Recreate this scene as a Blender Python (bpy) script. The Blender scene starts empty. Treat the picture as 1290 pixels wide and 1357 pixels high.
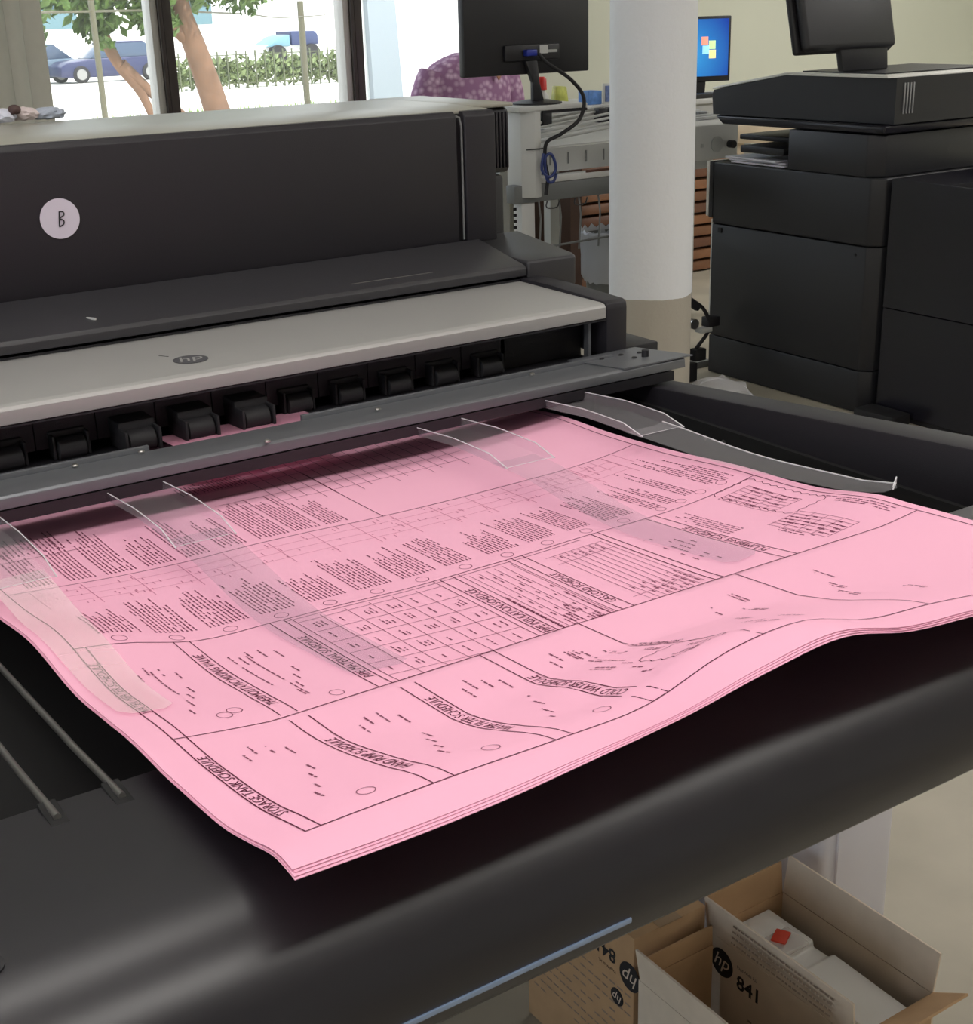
import bpy, bmesh, math, random
from mathutils import Vector, Matrix
random.seed(7)
SC = bpy.context.scene
COL = SC.collection
# ------------------------------------------------------------------ camera
cd = bpy.data.cameras.new('camera'); cam = bpy.data.objects.new('camera', cd); COL.objects.link(cam)
Rm = Matrix(((0.83251, 0.21313, -0.51137), (-0.55332, 0.27383, -0.78667), (-0.02763, 0.93787, 0.34590)))
cam.matrix_world = Matrix.Translation((0, 0, 1.5)) @ Rm.to_4x4()
cd.sensor_fit = 'HORIZONTAL'; cd.sensor_width = 36.0; cd.lens = 1815.1/1290*36
cd.shift_y = 0.0; cd.clip_start = 0.05; cd.clip_end = 400
SC.camera = cam
# ------------------------------------------------------------------ light
SC.view_settings.view_transform = 'Standard'; SC.view_settings.look = 'None'
SC.view_settings.gamma = 1.0; SC.view_settings.use_curve_mapping = False
SC.view_settings.exposure = 0.2
W = bpy.data.worlds.new('sky'); SC.world = W; W.use_nodes = True
bg = W.node_tree.nodes['Background']; bg.inputs[0].default_value = (0.80, 0.90, 1.0, 1); bg.inputs[1].default_value = 2.5
sd = bpy.data.lights.new('sun', 'SUN'); sd.energy = 4.0; sd.angle = 0.01; sd.color = (1, .95, .86)
sun = bpy.data.objects.new('sun', sd); COL.objects.link(sun); sun.rotation_euler = (math.radians(38), math.radians(12), 0)
LAMP_W = 31.0
# ------------------------------------------------------------------ helpers
def lin(c):
    return tuple((v/255/12.92 if v/255 <= .04045 else ((v/255+.055)/1.055)**2.4) for v in c)
MATS = {}
def mat(name, rgb, rough=.5, metal=0., spec=.5, noise=0., nscale=40., bump=0., bscale=200., emit=None, estr=0., coat=0., trans=None):
    if name in MATS: return MATS[name]
    m = bpy.data.materials.new(name); m.use_nodes = True; nt = m.node_tree; N = nt.nodes; L = nt.links
    b = N['Principled BSDF']; c = lin(rgb)
    b.inputs['Base Color'].default_value = (*c, 1); b.inputs['Roughness'].default_value = rough
    b.inputs['Metallic'].default_value = metal; b.inputs['Specular IOR Level'].default_value = spec
    if coat: b.inputs['Coat Weight'].default_value = coat; b.inputs['Coat Roughness'].default_value = .1
    if emit: b.inputs['Emission Color'].default_value = (*lin(emit), 1); b.inputs['Emission Strength'].default_value = estr
    tc = N.new('ShaderNodeTexCoord')
    if noise:
        n = N.new('ShaderNodeTexNoise'); n.inputs['Scale'].default_value = nscale; n.inputs['Detail'].default_value = 5
        r = N.new('ShaderNodeValToRGB'); r.color_ramp.elements[0].position = .3; r.color_ramp.elements[1].position = .7
        r.color_ramp.elements[0].color = (*[v*(1-noise) for v in c], 1); r.color_ramp.elements[1].color = (*[min(1, v*(1+noise)) for v in c], 1)
        L.new(tc.outputs['Object'], n.inputs['Vector']); L.new(n.outputs[0], r.inputs[0]); L.new(r.outputs[0], b.inputs['Base Color'])
    if bump:
        n = N.new('ShaderNodeTexNoise'); n.inputs['Scale'].default_value = bscale; n.inputs['Detail'].default_value = 3
        bu = N.new('ShaderNodeBump'); bu.inputs['Strength'].default_value = bump; bu.inputs['Distance'].default_value = .002
        L.new(tc.outputs['Object'], n.inputs['Vector']); L.new(n.outputs[0], bu.inputs['Height']); L.new(bu.outputs[0], b.inputs['Normal'])
    if trans:
        t = N.new('ShaderNodeBsdfTransparent'); t.inputs[0].default_value = (*trans[1], 1)
        mx = N.new('ShaderNodeMixShader'); mx.inputs[0].default_value = trans[0]
        L.new(b.outputs[0], mx.inputs[1]); L.new(t.outputs[0], mx.inputs[2])
        L.new(mx.outputs[0], N['Material Output'].inputs['Surface'])
    MATS[name] = m; return m

def finish(bm, name, m, parent=None, smooth=40, loc=None):
    me = bpy.data.meshes.new(name); bm.normal_update(); bm.to_mesh(me); bm.free()
    for x in (m if isinstance(m, (list, tuple)) else [m]): me.materials.append(x)
    if smooth:
        me.shade_smooth(); me.set_sharp_from_angle(angle=math.radians(smooth))
    o = bpy.data.objects.new(name, me); COL.objects.link(o)
    if parent:
        o.parent = parent; o.matrix_parent_inverse = wm(parent).inverted()
    return o
def wm(o):
    return (wm(o.parent) @ o.matrix_parent_inverse @ o.matrix_basis) if o.parent else o.matrix_basis.copy()
def tag(o, label=None, cat=None, group=None, kind=None):
    if label: o['label'] = label
    if cat: o['category'] = cat
    if group: o['group'] = group
    if kind: o['kind'] = kind
    return o
def thing(name, label, cat, loc=(0, 0, 0), group=None):
    o = bpy.data.objects.new(name, None); COL.objects.link(o); o.location = loc; o.empty_display_size = .05
    return tag(o, label, cat, group)
def copy_tree(o, parent=None):
    c = o.copy(); COL.objects.link(c)
    if parent: c.parent = parent
    for ch in list(o.children): copy_tree(ch, c)
    return c
def merge(bm, t):
    me = bpy.data.meshes.new('t'); t.to_mesh(me); t.free(); bm.from_mesh(me); bpy.data.meshes.remove(me)
def box(bm, x0, x1, y0, y1, z0, z1, bev=0., seg=2, M=None):
    t = bmesh.new(); bmesh.ops.create_cube(t, size=1)
    for v in t.verts: v.co = Vector(((x0+x1)/2+v.co.x*(x1-x0), (y0+y1)/2+v.co.y*(y1-y0), (z0+z1)/2+v.co.z*(z1-z0)))
    if bev: bmesh.ops.bevel(t, geom=t.edges[:], offset=bev, segments=seg, profile=.5, affect='EDGES')
    if M is not None: bmesh.ops.transform(t, matrix=M, verts=t.verts)
    merge(bm, t)
def prism(bm, prof, a0, a1, axis='x', bev=0., seg=2, M=None):
    """profile polygon extruded along an axis; profile is (y,z) for x, (x,z) for y, (x,y) for z"""
    t = bmesh.new()
    def P(p, a): return Vector((a, p[0], p[1])) if axis == 'x' else Vector((p[0], a, p[1])) if axis == 'y' else Vector((p[0], p[1], a))
    A = [t.verts.new(P(p, a0)) for p in prof]; B = [t.verts.new(P(p, a1)) for p in prof]
    t.faces.new(A); t.faces.new(B[::-1]); n = len(prof)
    for i in range(n): t.faces.new((A[i], B[i], B[(i+1) % n], A[(i+1) % n]))
    bmesh.ops.recalc_face_normals(t, faces=t.faces)
    if bev: bmesh.ops.bevel(t, geom=t.edges[:], offset=bev, segments=seg, profile=.5, affect='EDGES')
    if M is not None: bmesh.ops.transform(t, matrix=M, verts=t.verts)
    merge(bm, t)
def tube(bm, pts, r, n=8, caps=True):
    pts = [Vector(p) for p in pts]; rings = []; up = None
    rr = r if isinstance(r, (list, tuple)) else [r]*len(pts)
    for i, p in enumerate(pts):
        d = (pts[min(i+1, len(pts)-1)]-pts[max(i-1, 0)]).normalized()
        if up is None: up = d.orthogonal().normalized()
        up = (up-d*up.dot(d)).normalized() if (up-d*up.dot(d)).length > 1e-6 else d.orthogonal().normalized()
        s = d.cross(up)
        rings.append([bm.verts.new(p+(up*math.cos(2*math.pi*k/n)+s*math.sin(2*math.pi*k/n))*rr[i]) for k in range(n)])
    for a, b in zip(rings, rings[1:]):
        for k in range(n): bm.faces.new((a[k], a[(k+1) % n], b[(k+1) % n], b[k]))
    if caps: bm.faces.new(rings[0][::-1]); bm.faces.new(rings[-1])
def smoothpath(pts, k=6):
    pts = [Vector(p) for p in pts]; out = []
    for i in range(len(pts)-1):
        p0, p1, p2, p3 = pts[max(i-1, 0)], pts[i], pts[i+1], pts[min(i+2, len(pts)-1)]
        for j in range(k):
            t = j/k
            out.append(.5*((2*p1)+(p2-p0)*t+(2*p0-5*p1+4*p2-p3)*t*t+(3*p1-p0-3*p2+p3)*t**3))
    out.append(pts[-1]); return out
def lathe(bm, prof, c, n=32, axis='z', M=None):
    """profile of (radius, height) around an axis through c"""
    t = bmesh.new(); rings = []
    for r, h in prof:
        rings.append([t.verts.new((r*math.cos(2*math.pi*k/n), r*math.sin(2*math.pi*k/n), h)) for k in range(n)])
    for a, b in zip(rings, rings[1:]):
        for k in range(n): t.faces.new((a[k], a[(k+1) % n], b[(k+1) % n], b[k]))
    t.faces.new(rings[0][::-1]); t.faces.new(rings[-1])
    X = Matrix.Identity(4)
    if axis == 'x': X = Matrix.Rotation(math.pi/2, 4, 'Y')
    if axis == 'y': X = Matrix.Rotation(-math.pi/2, 4, 'X')
    bmesh.ops.transform(t, matrix=Matrix.Translation(c) @ X, verts=t.verts)
    if M is not None: bmesh.ops.transform(t, matrix=M, verts=t.verts)
    merge(bm, t)
def BX(name, m, parent, *a, **k):
    bm = bmesh.new(); box(bm, *a, **k); return finish(bm, name, m, parent)
def PR(name, m, parent, *a, **k):
    bm = bmesh.new(); prism(bm, *a, **k); return finish(bm, name, m, parent)
def TB(name, m, parent, pts, r, n=8, k=0):
    if k and isinstance(r, list):
        r = r+[r[-1]]*(len(pts)-len(r)); R_ = r; m2_ = len(pts)-1
        r = [R_[min(i//k, m2_)]+(R_[min(i//k+1, m2_)]-R_[min(i//k, m2_)])*((i % k)/k) for i in range(m2_*k+1)]
    bm = bmesh.new(); tube(bm, smoothpath(pts, k) if k else pts, r, n); return finish(bm, name, m, parent, 60)
def LA(name, m, parent, *a, **k):
    bm = bmesh.new(); lathe(bm, *a, **k); return finish(bm, name, m, parent)
def text_geo(s, size=1., shear=0., bold=0.):
    """flat outline of a text: verts (2D) and faces"""
    cu = bpy.data.curves.new('t', 'FONT'); cu.body = s; cu.size = size; cu.shear = shear; cu.offset = bold; cu.resolution_u = 2
    o = bpy.data.objects.new('t', cu); COL.objects.link(o)
    me = bpy.data.meshes.new_from_object(o.evaluated_get(bpy.context.evaluated_depsgraph_get()))
    vs = [(v.co.x, v.co.y) for v in me.vertices]; fs = [tuple(p.vertices) for p in me.polygons]
    bpy.data.objects.remove(o); bpy.data.curves.remove(cu); bpy.data.meshes.remove(me)
    return vs, fs
def put_text(bm, s, fn, width=None, height=None, shear=0., bold=0., center=False):
    """writes s through fn(u along the reading direction, v up) -> 3D, scaled to a width and a height"""
    vs, fs = text_geo(s, 1., shear, bold)
    x0 = min(v[0] for v in vs); x1 = max(v[0] for v in vs); y0 = min(v[1] for v in vs); y1 = max(v[1] for v in vs)
    sy = height/(y1-y0) if height else None; sx = width/(x1-x0) if width else sy; sy = sy or sx
    V = [bm.verts.new(fn((x-x0)*sx-((x1-x0)*sx/2 if center else 0), (y-y0)*sy-((y1-y0)*sy/2 if center else 0))) for x, y in vs]
    for f in fs:
        try: bm.faces.new([V[i] for i in f])
        except ValueError: pass
# ------------------------------------------------------------------ materials
blk = mat('black_plastic', (34, 32, 38), .5, bump=.25, bscale=900)
blk2 = mat('dark_plastic', (27, 26, 31), .45, bump=.2, bscale=900)
greytop = mat('sheen_grey_panel', (150, 148, 138), .35)  # window and ceiling reflections on the top are put into this pale base colour
ledgem = mat('charcoal_satin_panel', (50, 49, 53), .42, bump=.15, bscale=900)
traym = mat('black_satin_tray', (30, 28, 34), .36, spec=.6, noise=.10, nscale=5)
void = mat('black_lining', (9, 9, 12), .8)
silver = mat('silver_paint', (168, 167, 166), .4, .2)
barm = mat('grey_anodised_metal', (112, 114, 119), .42, .5)
steel = mat('bright_steel', (170, 168, 165), .3, .9)
rubber = mat('black_rubber', (30, 29, 33), .65)
pink = mat('pink_paper', (240, 177, 203), .75, spec=.25, noise=.015, nscale=3)
ink = mat('black_ink', (92, 42, 62), .8, spec=.1)
inkt = mat('grey_ink_small_print', (124, 70, 92), .8, spec=.1)
inkf = mat('faint_ink', (196, 128, 155), .8, spec=.1)
film = mat('clear_plastic_film', (206, 202, 208), .2, trans=(.80, (.96, .955, .96)))
filmt = mat('smoky_clear_film', (225, 222, 226), .2, trans=(.90, (.88, .875, .90)))
filmw = mat('sheen_clear_film', (252, 246, 242), .25, trans=(.70, (1, .99, .99)))  # leftmost film: its reflected light is put into a whiter colour
cream = mat('cream_wall_paint', (214, 216, 200), .8, noise=.02, nscale=2)
whitep = mat('white_wall_paint', (228, 228, 224), .8)
white = mat('white_plastic', (200, 200, 198), .45)
greyw = mat('pale_grey_metal', (176, 177, 175), .45)
greyd = mat('mid_grey_metal', (112, 114, 114), .5)
mach = mat('black_copier_plastic', (36, 36, 41), .42, bump=.2, bscale=900)
mach2 = mat('black_gloss_plastic', (30, 29, 38), .25)
trimw = mat('white_edge_trim', (225, 224, 218), .4)
card = mat('brown_cardboard', (192, 156, 118), .85, noise=.05, nscale=30)
cardp = mat('pale_cardboard', (222, 206, 188), .85, noise=.04, nscale=30)
inkb = mat('dark_print', (38, 36, 40), .7)
inkc = mat('brown_small_print', (150, 132, 116), .8)
frame_d = mat('bronze_window_frame', (62, 55, 52), .45)
frame_l = mat('pale_window_bead', (190, 186, 180), .5)
glassm = mat('window_glass', (240, 245, 245), .02, spec=.5, trans=(.9, (1, 1, 1)))
# ------------------------------------------------------------------ room
def slab(name, m, *a, **k):
    bm = bmesh.new(); box(bm, *a); o = finish(bm, name, m); o['kind'] = 'structure'; return o
floorm = mat('sealed_concrete', (176, 168, 152), .5, noise=.12, nscale=3.5, bump=.1, bscale=60)
fl = slab('floor', floorm, -4, 9, -4, 6.6, -.1, 0)
slab('ceiling', whitep, -4, 9, -4, 6.75, 3.0, 3.1)
bm = bmesh.new()
for a in ((-4.1, -4, -4, -1.6, 0, 3.0), (-4.1, -4, 2.2, 6.75, 0, 3.0), (-4.1, -4, -1.6, 2.2, 0, .25), (-4.1, -4, -1.6, 2.2, 2.5, 3.0)): box(bm, *a)
wl = finish(bm, 'wall_left', whitep); wl['kind'] = 'structure'
slab('wall_right', cream, 9, 9.1, -4, 6.75, 0, 3.0)
slab('wall_front', whitep, -4, 9, -4.1, -4, 0, 3.0)
WY = 6.6
bm = bmesh.new()
box(bm, 4.52, 9, WY, WY+.15, 0, 3.0); box(bm, -4, 4.52, WY, WY+.15, 0, .8); box(bm, -4, 4.52, WY, WY+.15, 2.75, 3.0)
wb = finish(bm, 'wall_back', cream); wb['kind'] = 'structure'
def window(n, x0, x1):
    e = bpy.data.objects.new('window_%d' % n, None); COL.objects.link(e); e.location = (x0, WY, .8); e['kind'] = 'structure'
    bm = bmesh.new()
    box(bm, x0, x0+.045, WY-.02, WY+.10, .8, 2.75, .004); box(bm, x1-.02, x1, WY-.02, WY+.10, .8, 2.75, .004)
    box(bm, x0, x1, WY-.02, WY+.10, .8, .86); box(bm, x0, x1, WY-.02, WY+.10, 2.70, 2.75)
    finish(bm, 'window_frame', frame_d, e)
    BX('frame_bead', frame_l, e, x1-.055, x1-.02, WY+.0, WY+.10, .86, 2.70, .003)
    BX('window_glass', glassm, e, x0+.045, x1-.055, WY+.045, WY+.051, .86, 2.70)
for i, (a, b) in enumerate([(-1.60, -.56), (-.56, .48), (.48, 1.50), (1.50, 2.535), (2.535, 3.56), (3.56, 4.52)]): window(i+1, a, b)
bm = bmesh.new(); box(bm, -4, -1.6, WY, WY+.15, .8, 2.75); wx = finish(bm, 'wall_pier', cream); wx['kind'] = 'structure'
e = bpy.data.objects.new('window_7', None); COL.objects.link(e); e.location = (-4.05, -1.6, .25); e['kind'] = 'structure'
bm = bmesh.new()
for y in (-1.6, -.35, .90, 2.15): box(bm, -4.09, -4.01, y, y+.05, .25, 2.5)
box(bm, -4.09, -4.01, -1.6, 2.2, .25, .30); box(bm, -4.09, -4.01, -1.6, 2.2, 2.45, 2.5)
finish(bm, 'window_frame', frame_d, e); BX('window_glass', glassm, e, -4.053, -4.047, -1.55, 2.15, .30, 2.45)
# ceiling troffers: steel tray, diffuser, and the lamp's own light
trof = None
for i, (tx, ty) in enumerate([(-2.0, .2), (-.8, .2), (.4, .2), (1.6, .2), (2.8, .2), (5.4, .2), (.4, 1.9), (6.6, 2.2), (6.6, 4.4)]):
    t = thing('ceiling_light', 'recessed white fluorescent ceiling light panel above the print room', 'ceiling light', (tx, ty, 2.96), 'ceiling light panels')
    bm = bmesh.new()
    for (a, b, c, d) in ((-.6, .6, -.3, -.26), (-.6, .6, .26, .3), (-.6, -.56, -.26, .26), (.56, .6, -.26, .26)): box(bm, tx+a, tx+b, ty+c, ty+d, 2.94, 3.0)
    finish(bm, 'frame', trimw, t)
    BX('diffuser', mat('lit_diffuser', (255, 250, 240), .5, emit=(255, 248, 236), estr=2.0), t, tx-.56, tx+.56, ty-.26, ty+.26, 2.955, 2.97)
    ld = bpy.data.lights.new('lamp', 'AREA'); ld.shape = 'RECTANGLE'; ld.size = 1.1; ld.size_y = .5; ld.energy = LAMP_W*(.24 if ty < 3 and tx < 4 else 1.2); ld.color = (1, .98, .96)
    lo = bpy.data.objects.new('lamp', ld); COL.objects.link(lo); lo.parent = t; lo.location = (0, 0, -.03)
# round white column, its foot left in bare beige render
colm = mat('column_paint', (226, 226, 226), .6, bump=.9, bscale=45)
nt = colm.node_tree; N = nt.nodes; L = nt.links
tc = N.new('ShaderNodeTexCoord'); sx = N.new('ShaderNodeSeparateXYZ'); nz = N.new('ShaderNodeTexNoise'); nz.inputs['Scale'].default_value = 12
ma = N.new('ShaderNodeMath'); ma.operation = 'MULTIPLY_ADD'; ma.inputs[1].default_value = .02
gt = N.new('ShaderNodeMath'); gt.operation = 'GREATER_THAN'; gt.inputs[1].default_value = .637
mx = N.new('ShaderNodeMix'); mx.data_type = 'RGBA'; mx.inputs[6].default_value = (*lin((182, 175, 163)), 1); mx.inputs[7].default_value = (*lin((238, 240, 245)), 1)
L.new(tc.outputs['Object'], nz.inputs['Vector']); L.new(tc.outputs['Object'], sx.inputs[0]); L.new(nz.outputs[0], ma.inputs[0]); L.new(sx.outputs[2], ma.inputs[2])
L.new(ma.outputs[0], gt.inputs[0]); L.new(gt.outputs[0], mx.inputs[0]); L.new(mx.outputs[2], N['Principled BSDF'].inputs['Base Color'])
bm = bmesh.new(); lathe(bm, [(.132, 0), (.132, .02), (.1315, 1.2), (.1315, 2.999)], (2.835, 3.36, 0), 48)
c = finish(bm, 'column', colm); c['kind'] = 'structure'
# ------------------------------------------------------------------ pink sheets
SG = [[.0327,.0365,.0277,.0193,.016,.0147,.0131,.0136,.0129,.0095,.0039,.0125,.0019,-.0029,-.0028,.0001,.0033],[.0299,.0353,.031,.0216,.014,.0089,.0048,.0031,.0023,-.0008,-.0079,.0039,-.0046,-.0074,-.0036,.0005,.004],[.0304,.0352,.0313,.0204,.0108,.002,-.0037,-.0061,-.0079,-.012,-.0191,-.018,-.0127,-.0116,-.0041,.0007,.0046],[.0371,.0351,.0286,.0162,.0042,-.0029,-.0085,-.0116,-.0154,-.0177,-.0204,-.0215,-.017,-.0123,-.0046,.0008,.0052],[.0451,.0366,.0302,.0168,.0105,-.0003,-.0063,-.0096,-.0204,-.0241,-.0235,-.0226,-.0172,-.0108,-.0051,.0007,.0057],[.0543,.0543,.053,.0331,.0175,.0035,-.0077,-.0187,-.0276,-.0292,-.0272,-.0249,-.0184,-.012,-.0056,.0007,.0062],[.0599,.0606,.0531,.0377,.0203,.0045,-.0097,-.0226,-.0305,-.0314,-.0283,-.024,-.0207,-.0145,-.0061,.0007,.0065],[.0444,.0393,.0357,.0282,.0151,.0023,-.0097,-.0207,-.0283,-.0299,-.0277,-.0234,-.0215,-.0157,-.0064,.001,.0067],[.0354,.0321,.0273,.0168,.0057,-.0012,-.0085,-.0154,-.0228,-.0253,-.0245,-.0216,-.0212,-.0153,-.006,.0014,.0065],[.026,.0223,.0171,.0096,.0025,-.0025,-.0069,-.0118,-.0161,-.0186,-.0214,-.022,-.0202,-.0141,-.0042,.0023,.006],[.0159,.0126,.0087,.0047,.0011,-.0016,-.0039,-.0064,-.0085,-.0104,-.0171,-.0192,-.0179,-.012,-.0004,.0032,.0049],[.0053,.0035,.0019,.0008,.0004,.0004,.0006,.0003,-.0002,-.0001,-.0102,-.0092,-.0103,-.0056,.0055,.0041,.0035],[-.0053,-.005,-.0042,-.0025,-.0001,.0027,.0056,.0077,.0091,.0105,.0013,.0057,.003,.0057,.0116,.005,.002]]
GX = [.27+.08*i for i in range(13)]
GY = [.64, .68, .72, .76, .8, .84, .88, .92, .96, 1.0, 1.1, 1.2333, 1.3667, 1.5, 1.6333, 1.7667, 1.9]
def crw(t): return (-.5*t+t*t-.5*t**3, 1-2.5*t*t+1.5*t**3, .5*t+2*t*t-1.5*t**3, -.5*t*t+.5*t**3)
def zplane(y): return .960-.077*(y-.891)
def ztray(y): return zplane(y)-.009
def zs(x, y):
    """height of the top sheet over the floor"""
    cx = min(max(x, GX[0]), GX[-1]); cy = min(max(y, GY[0]), GY[-1])
    i = min(int((cx-.27)/.08), 11); j = 0
    while j < 15 and GY[j+1] < cy: j += 1
    a = crw((cx-GX[i])/.08); b = crw((cy-GY[j])/(GY[j+1]-GY[j]))
    g = 0.
    for p in range(4):
        col = SG[min(max(i-1+p, 0), 12)]
        g += a[p]*(b[0]*col[max(j-1, 0)]+b[1]*col[j]+b[2]*col[j+1]+b[3]*col[min(j+2, 16)])
    z = zplane(y)+g
    if y < .94: z = max(z, ztray(y)+.0065)
    return z
SX0, SX1, SY1 = .2805, 1.1935, 1.865
def sheet(name, label, off, y0, dx, sag, group):
    bm = bmesh.new(); nx, ny = 66, 96; rows = []
    for j in range(ny+1):
        y = y0+(SY1-y0)*(j/ny)**1.3
        r = []
        for i in range(nx+1):
            x = SX0+dx+(SX1-SX0)*i/nx
            z = zs(x, y)-off-sag*max(0, 1-(y-y0)/.10)*(.5+.5*math.sin(9*x))
            r.append(z)
        rows.append((y, r))
    def lay(dz): return [[bm.verts.new((SX0+dx+(SX1-SX0)*i/nx, y, r[i]+dz)) for i in range(nx+1)] for y, r in rows]
    T = lay(0); B = lay(-.00045)
    for j in range(ny):
        for i in range(nx):
            bm.faces.new((T[j][i], T[j][i+1], T[j+1][i+1], T[j+1][i])); bm.faces.new((B[j][i], B[j+1][i], B[j+1][i+1], B[j][i+1]))
    for i in range(nx): bm.faces.new((T[0][i], B[0][i], B[0][i+1], T[0][i+1])); bm.faces.new((T[ny][i], T[ny][i+1], B[ny][i+1], B[ny][i]))
    for j in range(ny): bm.faces.new((T[j][0], T[j+1][0], B[j+1][0], B[j][0])); bm.faces.new((T[j][nx], B[j][nx], B[j+1][nx], T[j+1][nx]))
    return tag(finish(bm, name, pink, smooth=60), label, 'paper', group)
GP = 'stack of pink plan sheets'
top = sheet('paper_sheet', 'topmost pink plan sheet, printed with schedules and tables, on the output tray', 0, .6590, 0, 0, GP)
sheet('paper_sheet', 'pink sheet directly under the printed top sheet, only its edge showing', .0006, .6572, .0008, .0004, GP)
sheet('paper_sheet', 'second pink sheet below the printed top sheet, a thin edge in the stack', .0012, .6548, -.0010, .0008, GP)
sheet('paper_sheet', 'lowest pink sheet of the stack, edge lying over the black tray lip', .0018, .6530, -.0016, .0013, GP)
# print on the top sheet: reading direction runs away from the camera, letters stand towards -x
UP = .0004
def P3(x, y, e=UP): return (x, y, zs(x, y)+e)
def strip(bm, x0, y0, x1, y1, w, e=UP):
    d = math.hypot(x1-x0, y1-y0); n = max(1, int(d/.02)); px, py = -(y1-y0)/d*w/2, (x1-x0)/d*w/2; last = None
    for i in range(n+1):
        t = i/n; x = x0+(x1-x0)*t; y = y0+(y1-y0)*t
        cur = (bm.verts.new(P3(x+px, y+py, e)), bm.verts.new(P3(x-px, y-py, e)))
        if last: bm.faces.new((last[0], last[1], cur[1], cur[0]))
        last = cur
def quad(bm, x0, x1, y0, y1):
    bm.faces.new([bm.verts.new(P3(x0, y0)), bm.verts.new(P3(x1, y0)), bm.verts.new(P3(x1, y1)), bm.verts.new(P3(x0, y1))])
XB, XR = .3076, 1.1815
H1, H2, H3, H4 = .6966, .9361, 1.1923, 1.4322
lw = .0011
bm = bmesh.new()
def lu(x, y0, y1, w=lw): strip(bm, x, y0, x, y1, w)
def lv(y, x0, x1, w=lw): strip(bm, x0, y, x1, y, w)
lu(XB, H1, 1.84); lu(XR, H1, 1.84)
for y in (H1, H2, H3, H4): lv(y, XB, XR)
lv(H3-.007, .5215, .90, .0008); lv(H2+.006, .5215, .80, .0008)
for x in (.3187, .4039, .4204, .5065, .5215): lu(x, H1, H3)
for x in (.5962, .6111): lu(x, H1, H2)
for x in (.71, .7258, .8067, .821): lu(x, H2, H3)
for x in (.3940, .5290, .7340, .7020, .7990): lu(x, H2 if x > .52 else H2, H3, .0007) if x > .52 else None
lu(.7075, H1, H2); lu(.9062, H1, H2, .0012); lu(.920, H2, H3, .0013); lu(.930, H2, H3, .0013); lu(1.003, H2, H3); lu(1.018, H2, H3)
lu(.775, H4, 1.66); lv(1.56, XB, .43, .0009)
finish(bm, 'ruled_lines', ink, top, 0)
# faint and fine table rules
bm = bmesh.new()
for k in range(7): lv(.948+.0375*k, .529, .702, .0007)
for k in range(7): lu(.529+.0288*k, .948, 1.18, .0007)
for k in range(9): lu(.845+.0085*k, .985, 1.165, .0006)
lv(1.14, .835, .915, .0006); lv(1.01, .835, .915, .0006); lv(1.165, .835, .915, .0006)
for k in range(6): lu(.741+.011*k, .95, 1.178, .0006)
for k in range(16): lu(.7+.0185*k, 1.545+.012*(k % 3), 1.85, .0008)
for k in range(8): lv(1.57+.032*k, .62, 1.0, .0007)
for k in range(7): lu(1.105+.0085*k, 1.085, 1.175, .0006)
for k in range(6): lv(1.085+.018*k, 1.105, 1.156, .0006)
for k in range(7): lu(1.07+.0085*k, .965, 1.055, .0006)
for k in range(5): lv(.965+.022*k, 1.07, 1.122, .0006)
finish(bm, 'table_rules', inkt, top, 0)['kind'] = 'stuff'
bm = bmesh.new()
for k in range(15): lu(.33+.0565*k, 1.345, H4-.004, .0008)
for k in range(3): lv(1.365+.022*k, .33, 1.12, .0006)
for k in range(120):
    x = random.uniform(.33, 1.1); y = random.uniform(1.35, 1.42); quad(bm, x, x+.0012, y, y+random.uniform(.004, .011))
for k in range(7): lu(1.02+.02*k, 1.38, H4-.005, .0007)
finish(bm, 'faint_table', inkf, top, 0)['kind'] = 'stuff'
# schedule titles
def title(s, xbase, xtop, y0, y1):
    bm = bmesh.new(); h = (xbase-xtop); put_text(bm, s, lambda u, v: P3(xbase-v, y0+u), width=y1-y0, height=h, shear=.12)
    finish(bm, 'schedule_title', ink, top, 0)
for s, xb, xt, y0, y1 in (('STORAGE TANK SCHEDULE', .3172, .3092, .742, .892), ('HAND PUMP SCHEDULE', .4172, .4072, .745, .872), ('THERMOSTATIC MIXING VALVE', .4172, .4072, .975, 1.152),
    ('WATER FILTER SCHEDULE', .5185, .5092, .764, .888), ('PIPE MATERIAL SCHEDULE', .5185, .5092, .992, 1.134), ('PIPE INSULATION SCHEDULE', .7232, .7128, .995, 1.145),
    ('GAS LOAD SCHEDULE', .8185, .8095, 1.015, 1.123), ('COLD WATER SCHEDULE', .6085, .5990, .738, .866), ('WATER HEATER SCHEDULE', .3172, .3092, 1.01, 1.155),
    ('SCHEDULE', .7185, .7095, .80, .86), ('PLUMBING SCHEDULE', 1.0155, 1.0060, .995, 1.13)):
    title(s, xb, xt, y0, y1)
# paragraphs and cell entries too small to read: strokes the size of the words
bm = bmesh.new()
def words(x, y0, y1, h=.0017, fill=.95, cap=False):
    y = y0
    while y < y1:
        w = random.uniform(.004, .011); w = min(w, y1-y)
        if random.random() < fill:
            q = y
            while q < y+w:
                l = random.uniform(.0012, .0024); hh = h*random.uniform(.7, 1.15)
                quad(bm, x-hh, x, q, min(q+l*.86, y+w)); q += l
        y += w+random.uniform(.0016, .0026)
def para(x0, x1, y0, y1, ls=.0044, h=.0019, rag=.35):
    x = x0+ls
    while x <= x1:
        words(x, y0, y0+(y1-y0)*(1-random.random()*rag), h); x += ls
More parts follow.
